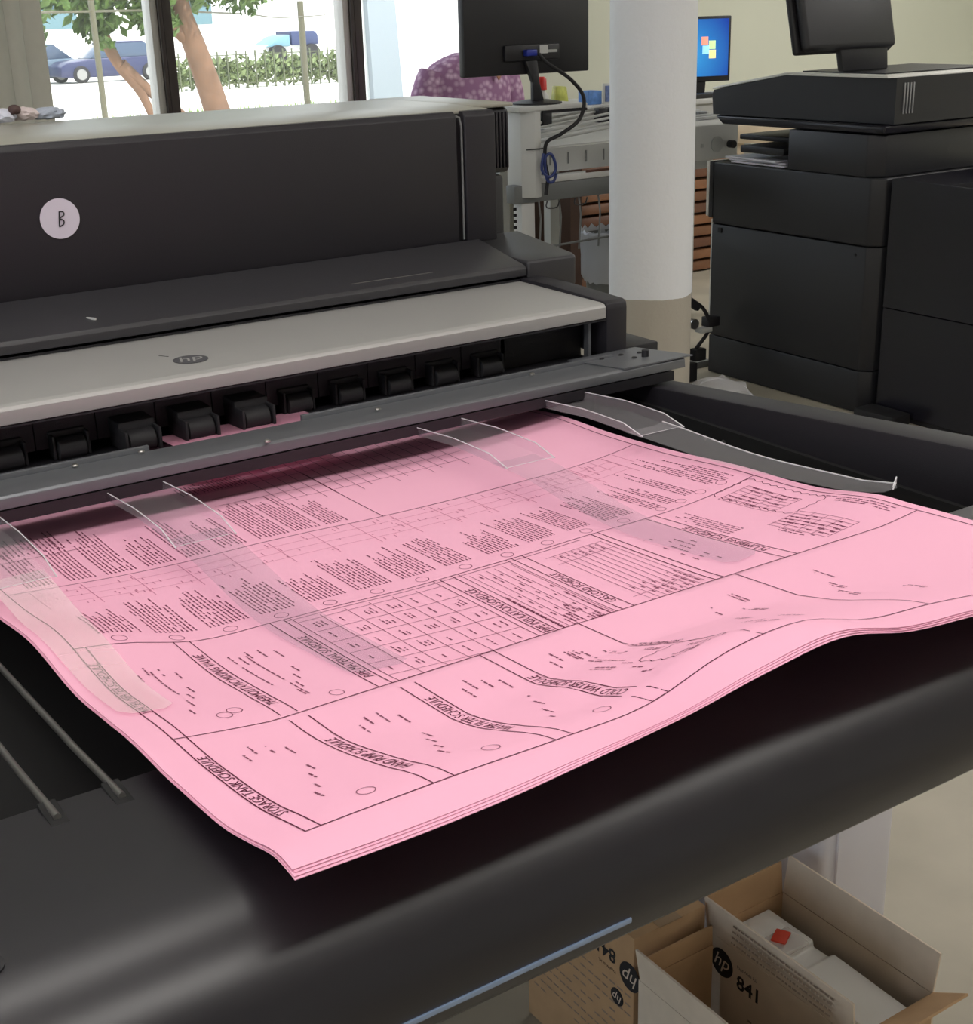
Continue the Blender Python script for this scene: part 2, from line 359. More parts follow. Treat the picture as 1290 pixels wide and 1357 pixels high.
# plan notes: ten columns of fine text with numbered bubbles
xs = [.338+.0568*k for k in range(12)]
for k, x in enumerate(xs):
    para(x, x+random.choice((.040, .047, .049, .050)), 1.222, 1.34 if k % 4 else 1.318, .0046, .0019, .45)
for k, (x, y) in enumerate([(.33, 1.448), (.378, 1.448), (.42, 1.446), (.468, 1.446), (.515, 1.446), (.562, 1.446), (.609, 1.446), (.656, 1.446), (.70, 1.446)]):
    para(x, x+random.choice((.036, .042, .044)), y, y+random.choice((.12, .16, .19)), .0047, .0019, .4)
for x, a, b in ((1.03, 1.215, 1.34), (1.055, 1.215, 1.35), (1.088, 1.22, 1.375), (1.13, 1.222, 1.385), (1.15, 1.215, 1.37)): para(x, x+.021, a, b, .0047, .0019, .5)
para(1.022, 1.05, 1.07, 1.18, .0052, .0018, .3); para(1.058, 1.068, .98, 1.05, .005, .0018, .3); para(1.16, 1.178, .96, 1.075, .005, .0018, .3)
for k in range(6): words(1.113+.0085*k, 1.09, 1.172, .0022, .55)
for k in range(5): words(1.078+.0085*k, .968, 1.052, .0024, .6)
for k in range(8): words(.852+.0085*k, .99, 1.035, .002, .7); words(.852+.0085*k, 1.142, 1.16, .0018, .6)
for k in range(5): words(.95+.009*k, 1.02, 1.13, .0018, .35)
for k in range(5): words(.749+.011*k, .955, 1.172, .0019, .3)
for x in (.735, .7365, .7935): words(x, .955, 1.10, .0022, .9)
for k in range(6):
    for j in range(6):
        y = .955+.0375*j; x = .536+.0288*k
        for q in range(random.choice((1, 1, 2, 3))): words(x+.006+.0045*q, y+.004, y+random.uniform(.012, .024), .0019)
for (x, y) in ((.762, 1.0), (.776, 1.02), (.783, .985)): para(x-.012, x+.004, y, y+.024, .0044, .0022, .2)
# scattered entries of the small schedules near the front edge
def entry(x, y, n=2, L=.022):
    for q in range(n): words(x+.0045*q, y, y+L*random.uniform(.6, 1), .0019)
for x0, y0 in ((.3187, H1), (.4204, H1), (.5215, H1), (.6111, H1), (.3187, H2), (.4204, H2)):
    ye = y0+.02
    for k, (dx, dy) in enumerate(((.028, .03), (.036, .052), (.044, .075), (.052, .094))): entry(x0+dx, ye+dy, 1, .02)
    for k, (dx, dy) in enumerate(((.024, .145), (.034, .158), (.046, .152), (.058, .140))): entry(x0+dx, ye+dy, 1, .026)
for (x, y) in ((.668, .73), (.69, .74), (.64, .80), (.66, .83), (.685, .84), (.66, .865), (.692, .80), (.745, .72), (.76, .75), (.79, .735), (.80, .80), (.82, .86), (.845, .83), (.86, .87), (.935, .80), (.95, .83), (.965, .86), (.98, .76)): entry(x, y, 2, .03)
para(.350, .362, 1.05, 1.15, .0062, .0017, .5); para(.445, .452, .985, 1.16, .0062, .0017, .3); para(.43, .438, 1.03, 1.16, .0062, .0017, .3)
para(.33, .42, 1.575, 1.66, .006, .002, .4); para(.60, .70, 1.67, 1.72, .005, .002, .3)
finish(bm, 'small_print', inkt, top, 0)['kind'] = 'stuff'
def ring(x, y, a, b, w=.0007, n=18):
    bm = bmesh.new()
    ps = [(x+a*math.cos(2*math.pi*k/n), y+b*math.sin(2*math.pi*k/n)) for k in range(n+1)]
    for p, q in zip(ps, ps[1:]): strip(bm, p[0], p[1], q[0], q[1], w)
    finish(bm, 'numbered_bubble', inkt, top, 0)
for x in xs: ring(x+.018, 1.206, .0075, .0075)
for x, y in ((.367, .725), (.469, .725), (.57, .725), (.365, .97), (.377, .978), (.47, .972), (1.04, 1.207), (1.075, 1.21), (1.11, 1.213), (1.145, 1.213)): ring(x, y, .0065, .0075)
# revision clouds
def cloud(x0, x1, y0, y1, r=.006):
    bm = bmesh.new()
    per = [(x0, y0, x1, y0), (x1, y0, x1, y1), (x1, y1, x0, y1), (x0, y1, x0, y0)]
    for a, b, c, d in per:
        L_ = math.hypot(c-a, d-b); n = max(2, int(L_/(2*r)))
        for k in range(n):
            t0, t1 = k/n, (k+1)/n; mx_, my_ = (a+(c-a)*(t0+t1)/2, b+(d-b)*(t0+t1)/2); ox, oy = (d-b)/L_*r*.6, -(c-a)/L_*r*.6
            p = (a+(c-a)*t0, b+(d-b)*t0); q = (mx_+ox, my_+oy); s_ = (a+(c-a)*t1, b+(d-b)*t1)
            strip(bm, *p, *q, .0009); strip(bm, *q, *s_, .0009)
    finish(bm, 'revision_cloud', ink, top, 0)
cloud(.66, .705, .735, .79); cloud(1.112, 1.17, 1.06, 1.19)
# sheet end still coming out below the rollers
bm = bmesh.new(); n = 12; V = []
for i in range(n+1):
    x = .62+.225*i/n; V.append([bm.verts.new((x, 1.705+.006*math.sin(i*2.1), .951)), bm.verts.new((x, 1.755, .9475)), bm.verts.new((x, 1.80, .945))])
for a, b in zip(V, V[1:]):
    for k in range(2): bm.faces.new((a[k], b[k], b[k+1], a[k+1]))
bmesh.ops.solidify(bm, geom=bm.faces[:], thickness=.0004)
tag(finish(bm, 'paper_sheet', pink), 'pink sheet end coming out of the printer between rollers and metal bar', 'paper')
# ------------------------------------------------------------------ wide format printer
XL = -.46
pr = thing('wide_format_printer', 'large black and silver wide format printer with a round B sticker on its front', 'printer', (.5, 2.25, 0))
PR('main_panel', blk, pr, [(2.14, 1.093), (2.138, 1.318), (2.146, 1.3265), (2.20, 1.3265), (2.20, 1.093)], XL, 1.350, bev=.002)
PR('top_panel', greytop, pr, [(2.155, 1.31), (2.155, 1.3275), (2.30, 1.331), (2.52, 1.330), (2.66, 1.322), (2.66, 1.31)], XL, 1.43, bev=.002)
PR('rear_body', blk2, pr, [(2.202, .55), (2.202, 1.309), (2.655, 1.309), (2.655, .55)], XL, 1.43)
PR('end_panel', blk, pr, [(2.137, 1.093), (2.135, 1.318), (2.144, 1.3265), (2.199, 1.3265), (2.199, 1.093)], 1.366, 1.432, bev=.003)
BX('seam_strip', rubber, pr, 1.351, 1.365, 2.152, 2.199, 1.093, 1.322)
TB('seam_trim', greyd, pr, [(1.362, 2.143, 1.10), (1.362, 2.141, 1.30), (1.358, 2.141, 1.316), (1.350, 2.141, 1.318)], .0022, 6)
hp = BX('side_housing', blk2, pr, 1.434, 1.556, 2.27, 2.62, 1.195, 1.318, bev=.01, seg=3)
for k in range(5): BX('rib', blk, hp, 1.512+.008*k, 1.516+.008*k, 2.264, 2.272, 1.205, 1.31, bev=.001)
BX('side_lower_body', blk2, pr, 1.434, 1.55, 2.285, 2.60, .6, 1.19, bev=.008)
PR('side_top_panel', greytop, pr, [(2.262, 1.319), (2.262, 1.327), (2.61, 1.327), (2.61, 1.319)], 1.433, 1.56, bev=.003)
# sloping ledge under the panel
PR('ledge', ledgem, pr, [(2.136, 1.0985), (1.99, 1.0695), (1.9845, 1.064), (1.9845, 1.0515), (2.0, 1.0475), (2.136, 1.0475)], XL, 1.3895, bev=.001)
PR('ledge_end', ledgem, pr, [(1.394, 1.986), (1.394, 2.10), (1.434, 2.30), (1.585, 2.29), (1.533, 2.09), (1.512, 2.01), (1.500, 1.986)], 1.0205, 1.076, 'z', bev=.006, seg=3)
BX('ledge_seam_line', steel, pr, 1.055, 1.215, 2.015, 2.0162, 1.0745, 1.0752)
BX('mark', white, pr, .618, .6205, 2.017, 2.034, 1.0758, 1.0790, M=Matrix.Translation((.6195, 2.025, 0)) @ Matrix.Rotation(.55, 4, 'Z') @ Matrix.Translation((-.6195, -2.025, 0)))
# silver output cover
cv = PR('output_cover', silver, pr, [(2.02, 1.0425), (1.758, 1.0405), (1.748, 1.0385), (1.7445, 1.034), (1.7445, 1.016), (1.749, 1.0145), (2.02, 1.0145)], XL, 1.3785, bev=.0006)
BX('lip_line', blk2, cv, XL, 1.3785, 1.7455, 1.7475, 1.0118, 1.0142)
PR('cover_end_cap', blk, pr, [(2.02, .95), (2.02, 1.047), (1.90, 1.0475), (1.755, 1.0425), (1.746, 1.0385), (1.7445, 1.03), (1.7445, .953)], 1.3805, 1.4225, bev=.0015)
BX('inner_end_post', barm, pr, 1.356, 1.361, 1.762, 1.775, .945, 1.0115)
BX('front_body', blk2, pr, XL, 1.4225, 1.99, 2.20, .55, 1.046)
BX('cover_underside', blk2, pr, XL, 1.378, 1.80, 1.99, 1.0, 1.0125)
# maker's badge on the cover: dark disc, silver letters
bm = bmesh.new(); lathe(bm, [(.0250, 0), (.0250, .0004)], (.692, 1.825, 1.0413), 40); bd = finish(bm, 'badge', mat('badge_grey', (84, 84, 88), .4), pr)
bm = bmesh.new(); put_text(bm, 'hp', lambda u, v: (.692+u, 1.825+v, 1.0420), height=.034, shear=.3, bold=.0, center=True)
finish(bm, 'badge_letters', silver, bd, 0)
BX('scratch', blk2, pr, .668, .6692, 1.86, 1.878, 1.0414, 1.0418, M=Matrix.Translation((.6686, 1.869, 0)) @ Matrix.Rotation(.5, 4, 'Z') @ Matrix.Translation((-.6686, -1.869, 0)))
# round sticker with a hand drawn B
bm = bmesh.new(); lathe(bm, [(.0305, 0), (.0305, .001)], (.625, 2.1368, 1.2135), 40, 'y'); sk = finish(bm, 'round_sticker', mat('sticker_white', (214, 206, 220), .6), pr)
bm = bmesh.new(); lathe(bm, [(.0325, 0), (.0325, .0004)], (.626, 2.1383, 1.2132), 40, 'y'); finish(bm, 'sticker_rim', blk2, sk)
bm = bmesh.new()
def stroke(pts, w=.0014):
    tube(bm, smoothpath([(.6255+a*.9, 2.1362, 1.2135+b) for a, b in pts], 4), w*.8, 5)
stroke([(-.0035, -.012), (-.0020, .0), (-.0005, .011)]); stroke([(-.0005, .011), (.0055, .010), (.0065, .005), (-.0015, .0005), (.0050, -.003), (.0040, -.009), (-.0035, -.012)])
finish(bm, 'letter_b', inkb, sk)
# row of guide plates and pinch rollers in the output slot
RX = [.414-.087*k for k in range(3, 0, -1)]+[.414+.0852*k for k in range(10)]
for i, x in enumerate(RX):
    raised = i in (5, 6, 7)
    BX('guide_plate', blk, pr, x-.042, x+.0415, 1.812, 1.825, .955, 1.0)
    h = BX('roller_holder', rubber, pr, x-.026, x+.026, 1.770 if raised else 1.806, 1.84, .964 if raised else .968, .984 if raised else .979, bev=.003)
    for s in (-1, 1): BX('arm', rubber, h, x+s*.0235-.002, x+s*.0235+.002, 1.745 if raised else 1.790, 1.812, .944, .976, bev=.001)
    LA('roller', rubber, h, [(.0135, -.02), (.016, -.018), (.016, .018), (.0135, .02)], (x, 1.763 if raised else 1.800, .958 if raised else .9555), 18, 'x')
BX('slot_back', blk2, pr, 1.215, 1.378, 1.812, 1.83, .942, 1.002)
BX('slot_floor', blk2, pr, XL, 1.378, 1.762, 1.99, .90, .9425)
# flat metal bar across the slot
br = PR('output_bar', barm, pr, [(1.60, .9545), (1.6015, .9675), (1.606, .970), (1.700, .9600), (1.700, .951), (1.606, .9525)], XL, 1.425, bev=.0008)
PR('bar_underside', blk2, br, [(1.598, .938), (1.598, .9535), (1.605, .952), (1.70, .9505), (1.70, .938)], XL, 1.40)
BX('raised_edge', barm, br, .80, 1.36, 1.7005, 1.7075, .952, .9665, bev=.001); BX('raised_edge', barm, br, XL, .575, 1.7005, 1.7075, .952, .9665, bev=.001)
BX('end_plate', barm, br, 1.30, 1.44, 1.600, 1.745, .9705, .9725, M=Matrix.Translation((0, 1.6, .97)) @ Matrix.Rotation(-.098, 4, 'X') @ Matrix.Translation((0, -1.6, -.97)))
for x, y in ((.47, 1.685), (.70, 1.60), (.90, 1.66), (1.19, 1.69), (.56, 1.69), (1.335, 1.70), (1.37, 1.66), (1.405, 1.69), (1.375, 1.70)):
    LA('screw', steel if x < 1.3 else blk2, br, [(.0045, 0), (.0045, .0018), (.003, .003)], (x, y, .9715-.1*(y-1.606)), 12)
LA('thumb_screw', blk2, br, [(.006, 0), (.006, .012), (.0045, .013)], (1.388, 1.655, .966), 14)
BX('bar_end_block', blk2, pr, 1.424, 1.505, 1.76, 1.86, .90, .956, bev=.003)
BX('base_leg', blk2, pr, -.40, -.26, 1.95, 2.5, .0, .55); BX('base_leg', blk2, pr, 1.24, 1.38, 1.95, 2.5, .0, .55)
# clear plastic hold down ramps hanging from the bar over the paper
edgem = mat('clear_edge_glint', (235, 235, 238), .15, trans=(.35, (.96, .96, .97)))  # pale tubes added along the clear rims as their painted bright glint
def ramp(x0, x1, xe0, xe1, ye, m, m2, yk=1.385, flat=False):
    """channel hanging level under the bar, then a film that droops on to the paper"""
    bm = bmesh.new(); n = 10; R_ = []
    lo = lambda x, y: max(zplane(y)+.001, zs(min(x, 1.193), y)) if flat else zs(x, y)
    for k in range(n+1):
        y = 1.69+(yk-1.69)*k/n; z = .934+.010*min(1, max(0, (1.62-y)/.12))
        fl = .013 if k < n else .003
        R_.append([(x0-.003, y-(.012 if k == n else 0), z+fl), (x0, y, z), ((x0+x1)/2, y, z), (x1, y, z), (x1+.003, y-(.012 if k == n else 0), z+fl)])
    V = [[bm.verts.new(p) for p in r] for r in R_]
    for a, b in zip(V, V[1:]):
        for k in range(4): bm.faces.new((a[k], a[k+1], b[k+1], b[k]))
    o = tag(finish(bm, 'clear_ramp', m, pr, 35), 'clear plastic trough under the metal bar')
    for q in (0, 4): TB('ramp_edge_glint', edgem, o, [r[q] for r in R_], .0008, 6)
    TB('ramp_edge_glint', edgem, o, [R_[n][0], R_[n][1], R_[n][3], R_[n][4]], .0004, 6)
    bm = bmesh.new(); n = 30; R_ = []
    for k in range(n+1):
        t = k/n; y = yk+.03+(ye-yk-.03)*t; a = x0+(xe0-x0)*t; b = x1+(xe1-x1)*t; r = []
        u = min(1, max(0, (yk-y)/.26)); w = 1-u*u*(3-2*u)
        for q in range(6):
            x = a+(b-a)*q/5; z = lo(x, y)+.003
            r.append((x, y+(.008 if q in (0, 5) and k == n else 0), z+max(0, .9425-z)*w+.003*(flat and q == 5)))
        R_.append(r)
    V = [[bm.verts.new(p) for p in r] for r in R_]
    for a, b in zip(V, V[1:]):
        for k in range(5): bm.faces.new((a[k], a[k+1], b[k+1], b[k]))
    tag(finish(bm, 'film_strip', m2, o, 35), 'flat clear film lying on the paper')
    if flat:
        TB('ramp_edge_glint', edgem, o, [r[5] for r in R_], .001, 6); TB('ramp_edge_glint', edgem, o, [R_[n][3], R_[n][5], (R_[n][5][0], R_[n][5][1], R_[n][5][2]+.007), (R_[n][3][0], R_[n][3][1], R_[n][3][2]+.003)], .0009, 6)
    return o
ramp(.484, .550, .500, .562, 1.0, filmt, filmt)
ramp(.930, .998, .955, .998, .992, filmt, filmt)
ramp(1.152, 1.220, 1.190, 1.226, .997, film, film, 1.385, True)
ramp(.284, .345, .291, .338, 1.008, film, filmw)
# ------------------------------------------------------------------ output stacker tray
tr = thing('output_tray', 'big black output stacker tray with rounded lip under the pink sheets', 'tray', (.5, 1.2, ztray(.9)))
TX0, TX1 = -.46, 1.415
prof = [(.93, ztray(.93)), (.80, ztray(.80)), (.742, ztray(.742)), (.715, .9615), (.690, .955), (.668, .943), (.653, .926), (.645, .905), (.643, .885), (.645, .864), (.652, .856), (.66, .853), (.93, .853)]
PR('front_lip', traym, tr, prof, TX0, TX1)
BX('lip_seam', mat('blue_edge_highlight', (150, 170, 205), .25, .6), tr, .10, .533, .6422, .6444, .8735, .8775, bev=.0004)  # seam trim with its blue highlight put into the colour
PR('side_rail', blk, tr, [(.93, .80), (.70, .93), (.70, .992), (.93, .985), (1.73, .923), (1.73, .80)], 1.36, 1.415, bev=.004)
PR('side_rail', blk, tr, [(.93, .80), (.70, .93), (.70, .992), (.93, .985), (1.73, .923), (1.73, .80)], -.46, -.405, bev=.004)
BX('pan', void, tr, -.405, 1.36, .93, 1.75, .80, .812)
BX('back_wall', void, tr, -.405, 1.36, 1.74, 1.75, .812, .895)
bm = bmesh.new(); box(bm, 1.352, 1.36, .93, 1.74, .812, .905); finish(bm, 'rail_liner', void, tr)
for y in (1.47, 1.43): LA('rivet', steel, tr, [(.004, 0), (.004, .002)], (1.351, y, .885-.06*(y-1.43)), 10, 'x')
for x in (.054, .103, .2035, .2525):
    r_ = TB('support_rod', steel, tr, [(x, .901, ztray(.901)+.002), (x, 1.02, ztray(1.02)-.003), (x, 1.75, ztray(1.75)-.012)], .0032, 8)
    BX('rod_slot', void, tr, x-.007, x+.007, .893, .931, ztray(.91)-.004, ztray(.91)+.0016, bev=.001)
bm = bmesh.new(); lathe(bm, [(.012, 0), (.012, .0012), (.009, .0016)], (.112, .745, ztray(.745)+.0002), 20); finish(bm, 'slot_rim', rubber, tr)
BX('support_leg', blk2, tr, -.30, -.22, .95, 1.03, 0, .80); BX('support_leg', blk2, tr, .10, .18, 1.55, 1.63, 0, .80)
# crumpled clear bag stuffed behind the right rail
def crumple(name, label, cat, c, r, sc, m, seed, bumpy=.25):
    rnd = random.Random(seed); bm = bmesh.new(); bmesh.ops.create_icosphere(bm, subdivisions=3, radius=1)
    K = [(Vector((rnd.uniform(-1, 1), rnd.uniform(-1, 1), rnd.uniform(-1, 1))).normalized(), rnd.uniform(5, 11), rnd.uniform(0, 6)) for _ in range(7)]
    for v in bm.verts:
        n = v.co.normalized(); d = 1+bumpy*sum(abs(math.sin(f*n.dot(k)+p))-.5 for k, f, p in K)/3.0
        v.co = Vector(c)+Vector((n.x*sc[0], n.y*sc[1], max(n.z, -.75)*sc[2]))*d*r
    return tag(finish(bm, name, m, smooth=25), label, cat)
bagm = mat('clear_bag_plastic', (215, 215, 220), .15, trans=(.78, (.95, .95, .96)))
crumple('plastic_bag', 'crumpled clear plastic bag bulging up behind the tray side rail', 'bag', (1.505, 1.60, .882), .047, (.9, 1.3, .8), bagm, 3)
# ------------------------------------------------------------------ cartons below the tray
def carton(t, x0, x1, y0, y1, z1, flaps, th=.004, m=card, mp=cardp, zf=None):
    bm = bmesh.new(); box(bm, x0, x1, y0, y1, .001, .006); finish(bm, 'bottom', m, t)
    BX('side_panel', mp, t, x0, x0+th, y0, y1, .001, z1); BX('side_panel', mp, t, x1-th, x1, y0, y1, .001, zf or z1)
    BX('end_panel', m, t, x0+th, x1-th, y0, y0+th, .001, z1); BX('end_panel', m, t, x0+th, x1-th, y1-th, y1, .001, z1)
    for f in flaps:
        w, ln, ang, mm = f; hx = (x0 if w == 'near' else x1); hy = (y0 if w == 'front' else y1)
        bm = bmesh.new()
        if w in ('near', 'far'):
            s = -1 if w == 'near' else 1
            box(bm, 0, th*.8, y0+.003, y1-.003, 0, ln, M=Matrix.Translation((hx-(th*.8 if s > 0 else 0), 0, z1+.0008)) @ Matrix.Rotation(s*ang, 4, 'Y'))
        else:
            s = 1 if w == 'front' else -1
            box(bm, x0+.004, x1-.004, 0, th*.8, 0, ln, M=Matrix.Translation((0, hy-(th*.8 if s < 0 else 0), z1+.0008)) @ Matrix.Rotation(s*ang, 4, 'X'))
        finish(bm, 'flap', mm, t)
def carton_print(t, xf, yl, z, upside=False, k=1.):
    """badge, small line and number on the long face at x = xf, reading towards -y"""
    s = -1 if upside else 1
    fn = lambda dy, dz: lambda u, v: (xf-.0006, yl-s*(dy+u), z+s*(dz+v))
    bm = bmesh.new(); lathe(bm, [(.0225*k, 0), (.0225*k, .0003)], (xf-.0005, yl-s*.022*k, z), 36, 'x'); b = finish(bm, 'round_logo', inkb, t)
    bm = bmesh.new(); put_text(bm, 'hp', lambda u, v: (xf-.0009, yl-s*(.022*k+u), z+s*v), height=.029*k, shear=.3, center=True); finish(bm, 'logo_letters', cardp, b, 0)
    if k > .8:
        bm = bmesh.new(); put_text(bm, '841', fn(.053, -.023), height=.024, bold=.02); finish(bm, 'number_841', inkb, t, 0)
        bm = bmesh.new(); put_text(bm, 'PageWide XL', fn(.053, .009), height=.0065); finish(bm, 'product_line', inkb, t, 0)
b1 = thing('cardboard_box', 'open printhead carton with white cartridge inside and red tab, flaps raised', 'box', (1.22, 1.07, 0), 'cartons under the tray')
carton(b1, 1.143, 1.297, .930, 1.212, .248, [('near', .058, .12, cardp), ('far', .060, .14, cardp), ('front', .062, 1.0, card), ('back', .05, .1, card)])
carton_print(b1, 1.143, 1.198, .211)
bm = bmesh.new()
for k in range(4):
    y = 1.15
    while y > .965:
        w = random.uniform(.003, .009)
        bm.faces.new([bm.verts.new((1.1425-.12*(.012+.008*k+.03)-.0012-dz*.12, yy, .2495+.044-.0085*k-dz)) for yy, dz in ((y, 0), (y-w, 0), (y-w, .0028), (y, .0028))]); y -= w+.0018
for k in range(5):
    y = 1.12
    while y > .95:
        w = random.uniform(.005, .014)
        bm.faces.new([bm.verts.new((1.1424, yy, .150-.009*k-dz)) for yy, dz in ((y, 0), (y-w, 0), (y-w, .004), (y, .004))]); y -= w+.004
finish(bm, 'fine_print', inkc, b1, 0)['kind'] = 'stuff'
b2 = thing('cardboard_box', 'open empty carton beside the white cartridge box, its near flap standing up', 'box', (1.06, 1.03, 0), 'cartons under the tray')
carton(b2, .992, 1.128, .895, 1.180, .250, [('near', .055, .16, cardp), ('back', .03, .05, card)], zf=.10)
b3 = thing('cardboard_box', 'closed carton printed with upside-down 841, farthest left under the tray', 'box', (1.07, 1.33, 0), 'cartons under the tray')
BX('carton_body', card, b3, 1.000, 1.130, 1.200, 1.457, .001, .300, bev=.001)
BX('tape', mat('parcel_tape', (170, 140, 108), .3), b3, 1.045, 1.085, 1.199, 1.458, .299, .3008)
carton_print(b3, 1.000, 1.186, .232, True)
carton_print(b3, 1.000, 1.222, .180, True, .62)
bm = bmesh.new()
for k in range(9):
    for j in range(14):
        if random.random() < .7:
            y = 1.44-.017*j; z = .20-.016*k; bm.faces.new([bm.verts.new((.9995, yy, zz)) for yy, zz in ((y, z), (y-.013, z), (y-.013, z-.003), (y, z-.003))])
finish(bm, 'fine_print', inkc, b3, 0)['kind'] = 'stuff'
ct = thing('ink_cartridge', 'white plastic cartridge with round cap and red tab inside the open carton', 'cartridge', (1.22, 1.07, .006))
cw = mat('cartridge_white', (236, 234, 230), .4)
prism_p = [(1.205, .235), (1.115, .235), (1.113, .225), (1.085, .226), (1.075, .236), (.936, .232), (.936, .008), (1.205, .008)]
PR('cartridge_body', cw, ct, prism_p, 1.186, 1.262, bev=.003)
LA('round_cap', cw, ct, [(.026, 0), (.026, .003), (.022, .0045)], (1.224, 1.172, .235), 32)
BX('clear_wrap', mat('clear_wrap', (240, 236, 232), .12, trans=(.6, (1, 1, 1))), ct, 1.190, 1.245, 1.108, 1.152, .237, .244, bev=.002)
rm = BX('red_tab', mat('red_tab', (222, 74, 52), .5), ct, 1.205, 1.235, 1.128, 1.150, .2395, .246, bev=.002, M=Matrix.Translation((1.22, 1.139, 0)) @ Matrix.Rotation(.5, 4, 'Z') @ Matrix.Translation((-1.22, -1.139, 0)))
# translucent white bin behind the cartons
bn = thing('plastic_bin', 'translucent white plastic bin standing behind the cartons under the tray', 'bin', (1.42, 1.25, 0))
binm = mat('translucent_white_plastic', (238, 236, 242), .25, trans=(.35, (.97, .96, .98)))
bm = bmesh.new(); tx = [(1.345, 1.50), (1.50, 1.50), (1.50, 1.178), (1.345, 1.178)]
prism(bm, [(1.345, 1.50), (1.50, 1.50), (1.50, 1.18), (1.345, 1.18)], .001, .46, 'z', bev=.012, seg=3)
for f in [f for f in bm.faces if f.calc_center_median().z > .455]: bm.faces.remove(f)
bmesh.ops.solidify(bm, geom=bm.faces[:], thickness=.004)
finish(bm, 'bin_body', binm, bn)
for k in range(1): BX('rib', binm, bn, 1.37+.045*k, 1.376+.045*k, 1.1745, 1.1785, .02, .44)
# ------------------------------------------------------------------ copier
cp = thing('photocopier', 'large black office photocopier with raised control screen beside the white column', 'photocopier', (4.3, 3.85, 0))
CX = 3.94
PR('body', mach, cp, [(CX, 3.45), (CX+.04, 3.41), (4.62, 3.41), (4.62, 4.28), (CX, 4.28)], .635, .880, 'z', bev=.006, seg=3)
PR('side_panel', mach, cp, [(CX, 3.45), (CX+.04, 3.41), (4.62, 3.41), (4.62, 4.28), (CX, 4.28)], .168, .631, 'z', bev=.004)
PR('base_panel', mach, cp, [(CX+.004, 3.45), (CX+.04, 3.414), (4.62, 3.414), (4.62, 4.285), (CX+.004, 4.285)], .002, .164, 'z', bev=.006)
BX('front_edge_trim', trimw, cp, CX-.002, CX+.4, 4.305, 4.318, .66, .882, bev=.003)
BX('front_cover', mach, cp, CX, 4.5, 4.281, 4.304, .655, .882, bev=.003)
BX('front_edge_trim', trimw, cp, CX+.003, CX+.4, 4.281, 4.287, .17, .65)
PR('riser', mach, cp, [(CX+.004, 3.48), (CX+.05, 3.43), (4.6, 3.43), (4.6, 3.87), (CX+.004, 3.87)], .882, 1.030, 'z', bev=.004)
PR('scanner_lower', mach2, cp, [(3.41, 1.036), (3.405, 1.065), (4.292, 1.065), (4.245, 1.031)], CX+.006, 4.63, 'x', bev=.008, seg=3)
sc = bmesh.new()
prism(sc, [(3.40, 1.068), (3.40, 1.226), (3.90, 1.226), (4.292, 1.162), (4.300, 1.14), (4.292, 1.068)], CX, 4.64, 'x')
for v in sc.verts:
    if v.co.x < CX+.001 and v.co.y < 3.41: v.co.x += .042; 
finish(sc, 'scanner_body', mach, cp)
PR('scanner_lid', trimw, cp, [(3.405, 1.2265), (3.41, 1.236), (3.90, 1.236), (4.30, 1.172), (4.303, 1.1645), (3.90, 1.2265)], CX+.002, 4.63, 'x', bev=.001)
PR('lid_pad', mach, cp, [(3.46, 1.2365), (3.46, 1.241), (3.86, 1.241), (3.86, 1.2365)], CX+.05, 4.6, 'x')
for k in range(4): BX('vent_slot', mat('vent_grey', (150, 150, 152), .4), cp, 4.022+.016*k, 4.028+.016*k, 3.3965, 3.402, 1.102, 1.208, bev=.001)
LA('panel_screw', rubber, cp, [(.006, 0), (.006, .003)], (CX-.003, 3.50, .600), 12, 'x')
BX('base_filler', rubber, cp, 3.88, 3.985, 3.22, 3.409, 0, .045, bev=.01)  # added dark block that covers the floor sliver beside the copier base
BX('latch', rubber, cp, CX-.004, CX+.002, 4.22, 4.24, .60, .62)
# control screen seen from behind
scn = thing
Mp = Matrix.Translation((4.0, 3.66, 1.425)) @ Matrix.Rotation(math.radians(-14), 4, 'X')
BX('control_panel', mach, cp, -.235, .235, -.012, .03, -.108, .20, bev=.02, seg=3, M=Mp)
BX('control_panel_bezel', blk2, cp, -.25, .25, .028, .055, -.112, .205, bev=.012, seg=3, M=Mp)
PR('panel_bracket', mach, cp, [(3.97, 1.242), (4.21, 1.242), (4.20, 1.33), (4.15, 1.35), (3.98, 1.35), (3.945, 1.345)], 3.64, 3.668, 'y', bev=.006)
# output trays and papers on the body
for (x0, x1, y0, y1, z0, z1) in ((3.95, 4.4, 3.90, 4.14, .928, .955), (4.05, 4.45, 3.90, 4.25, .965, .985)):
    BX('paper_tray', blk2, cp, x0, x1, y0, y1, z0, z1, bev=.004)
pp = mat('white_paper', (226, 226, 236), .7)
for i, (dx, dy, a) in enumerate(((0, 0, 0), (.012, .02, .05), (-.004, .035, -.06))):
    tag(BX('paper_sheet', pp, None, 3.96+dx, 4.26+dx, 3.90+dy, 4.20+dy, .883+.008*i, .889+.008*i, M=Matrix.Translation((4.1, 4.05, 0)) @ Matrix.Rotation(a, 4, 'Z') @ Matrix.Translation((-4.1, -4.05, 0))),
        ['white paper stack lying lowest on the copier output ledge', 'white papers in the middle of the pile on the copier ledge', 'white printed page on top of the pile on the copier ledge'][i], 'paper', 'papers on the copier')
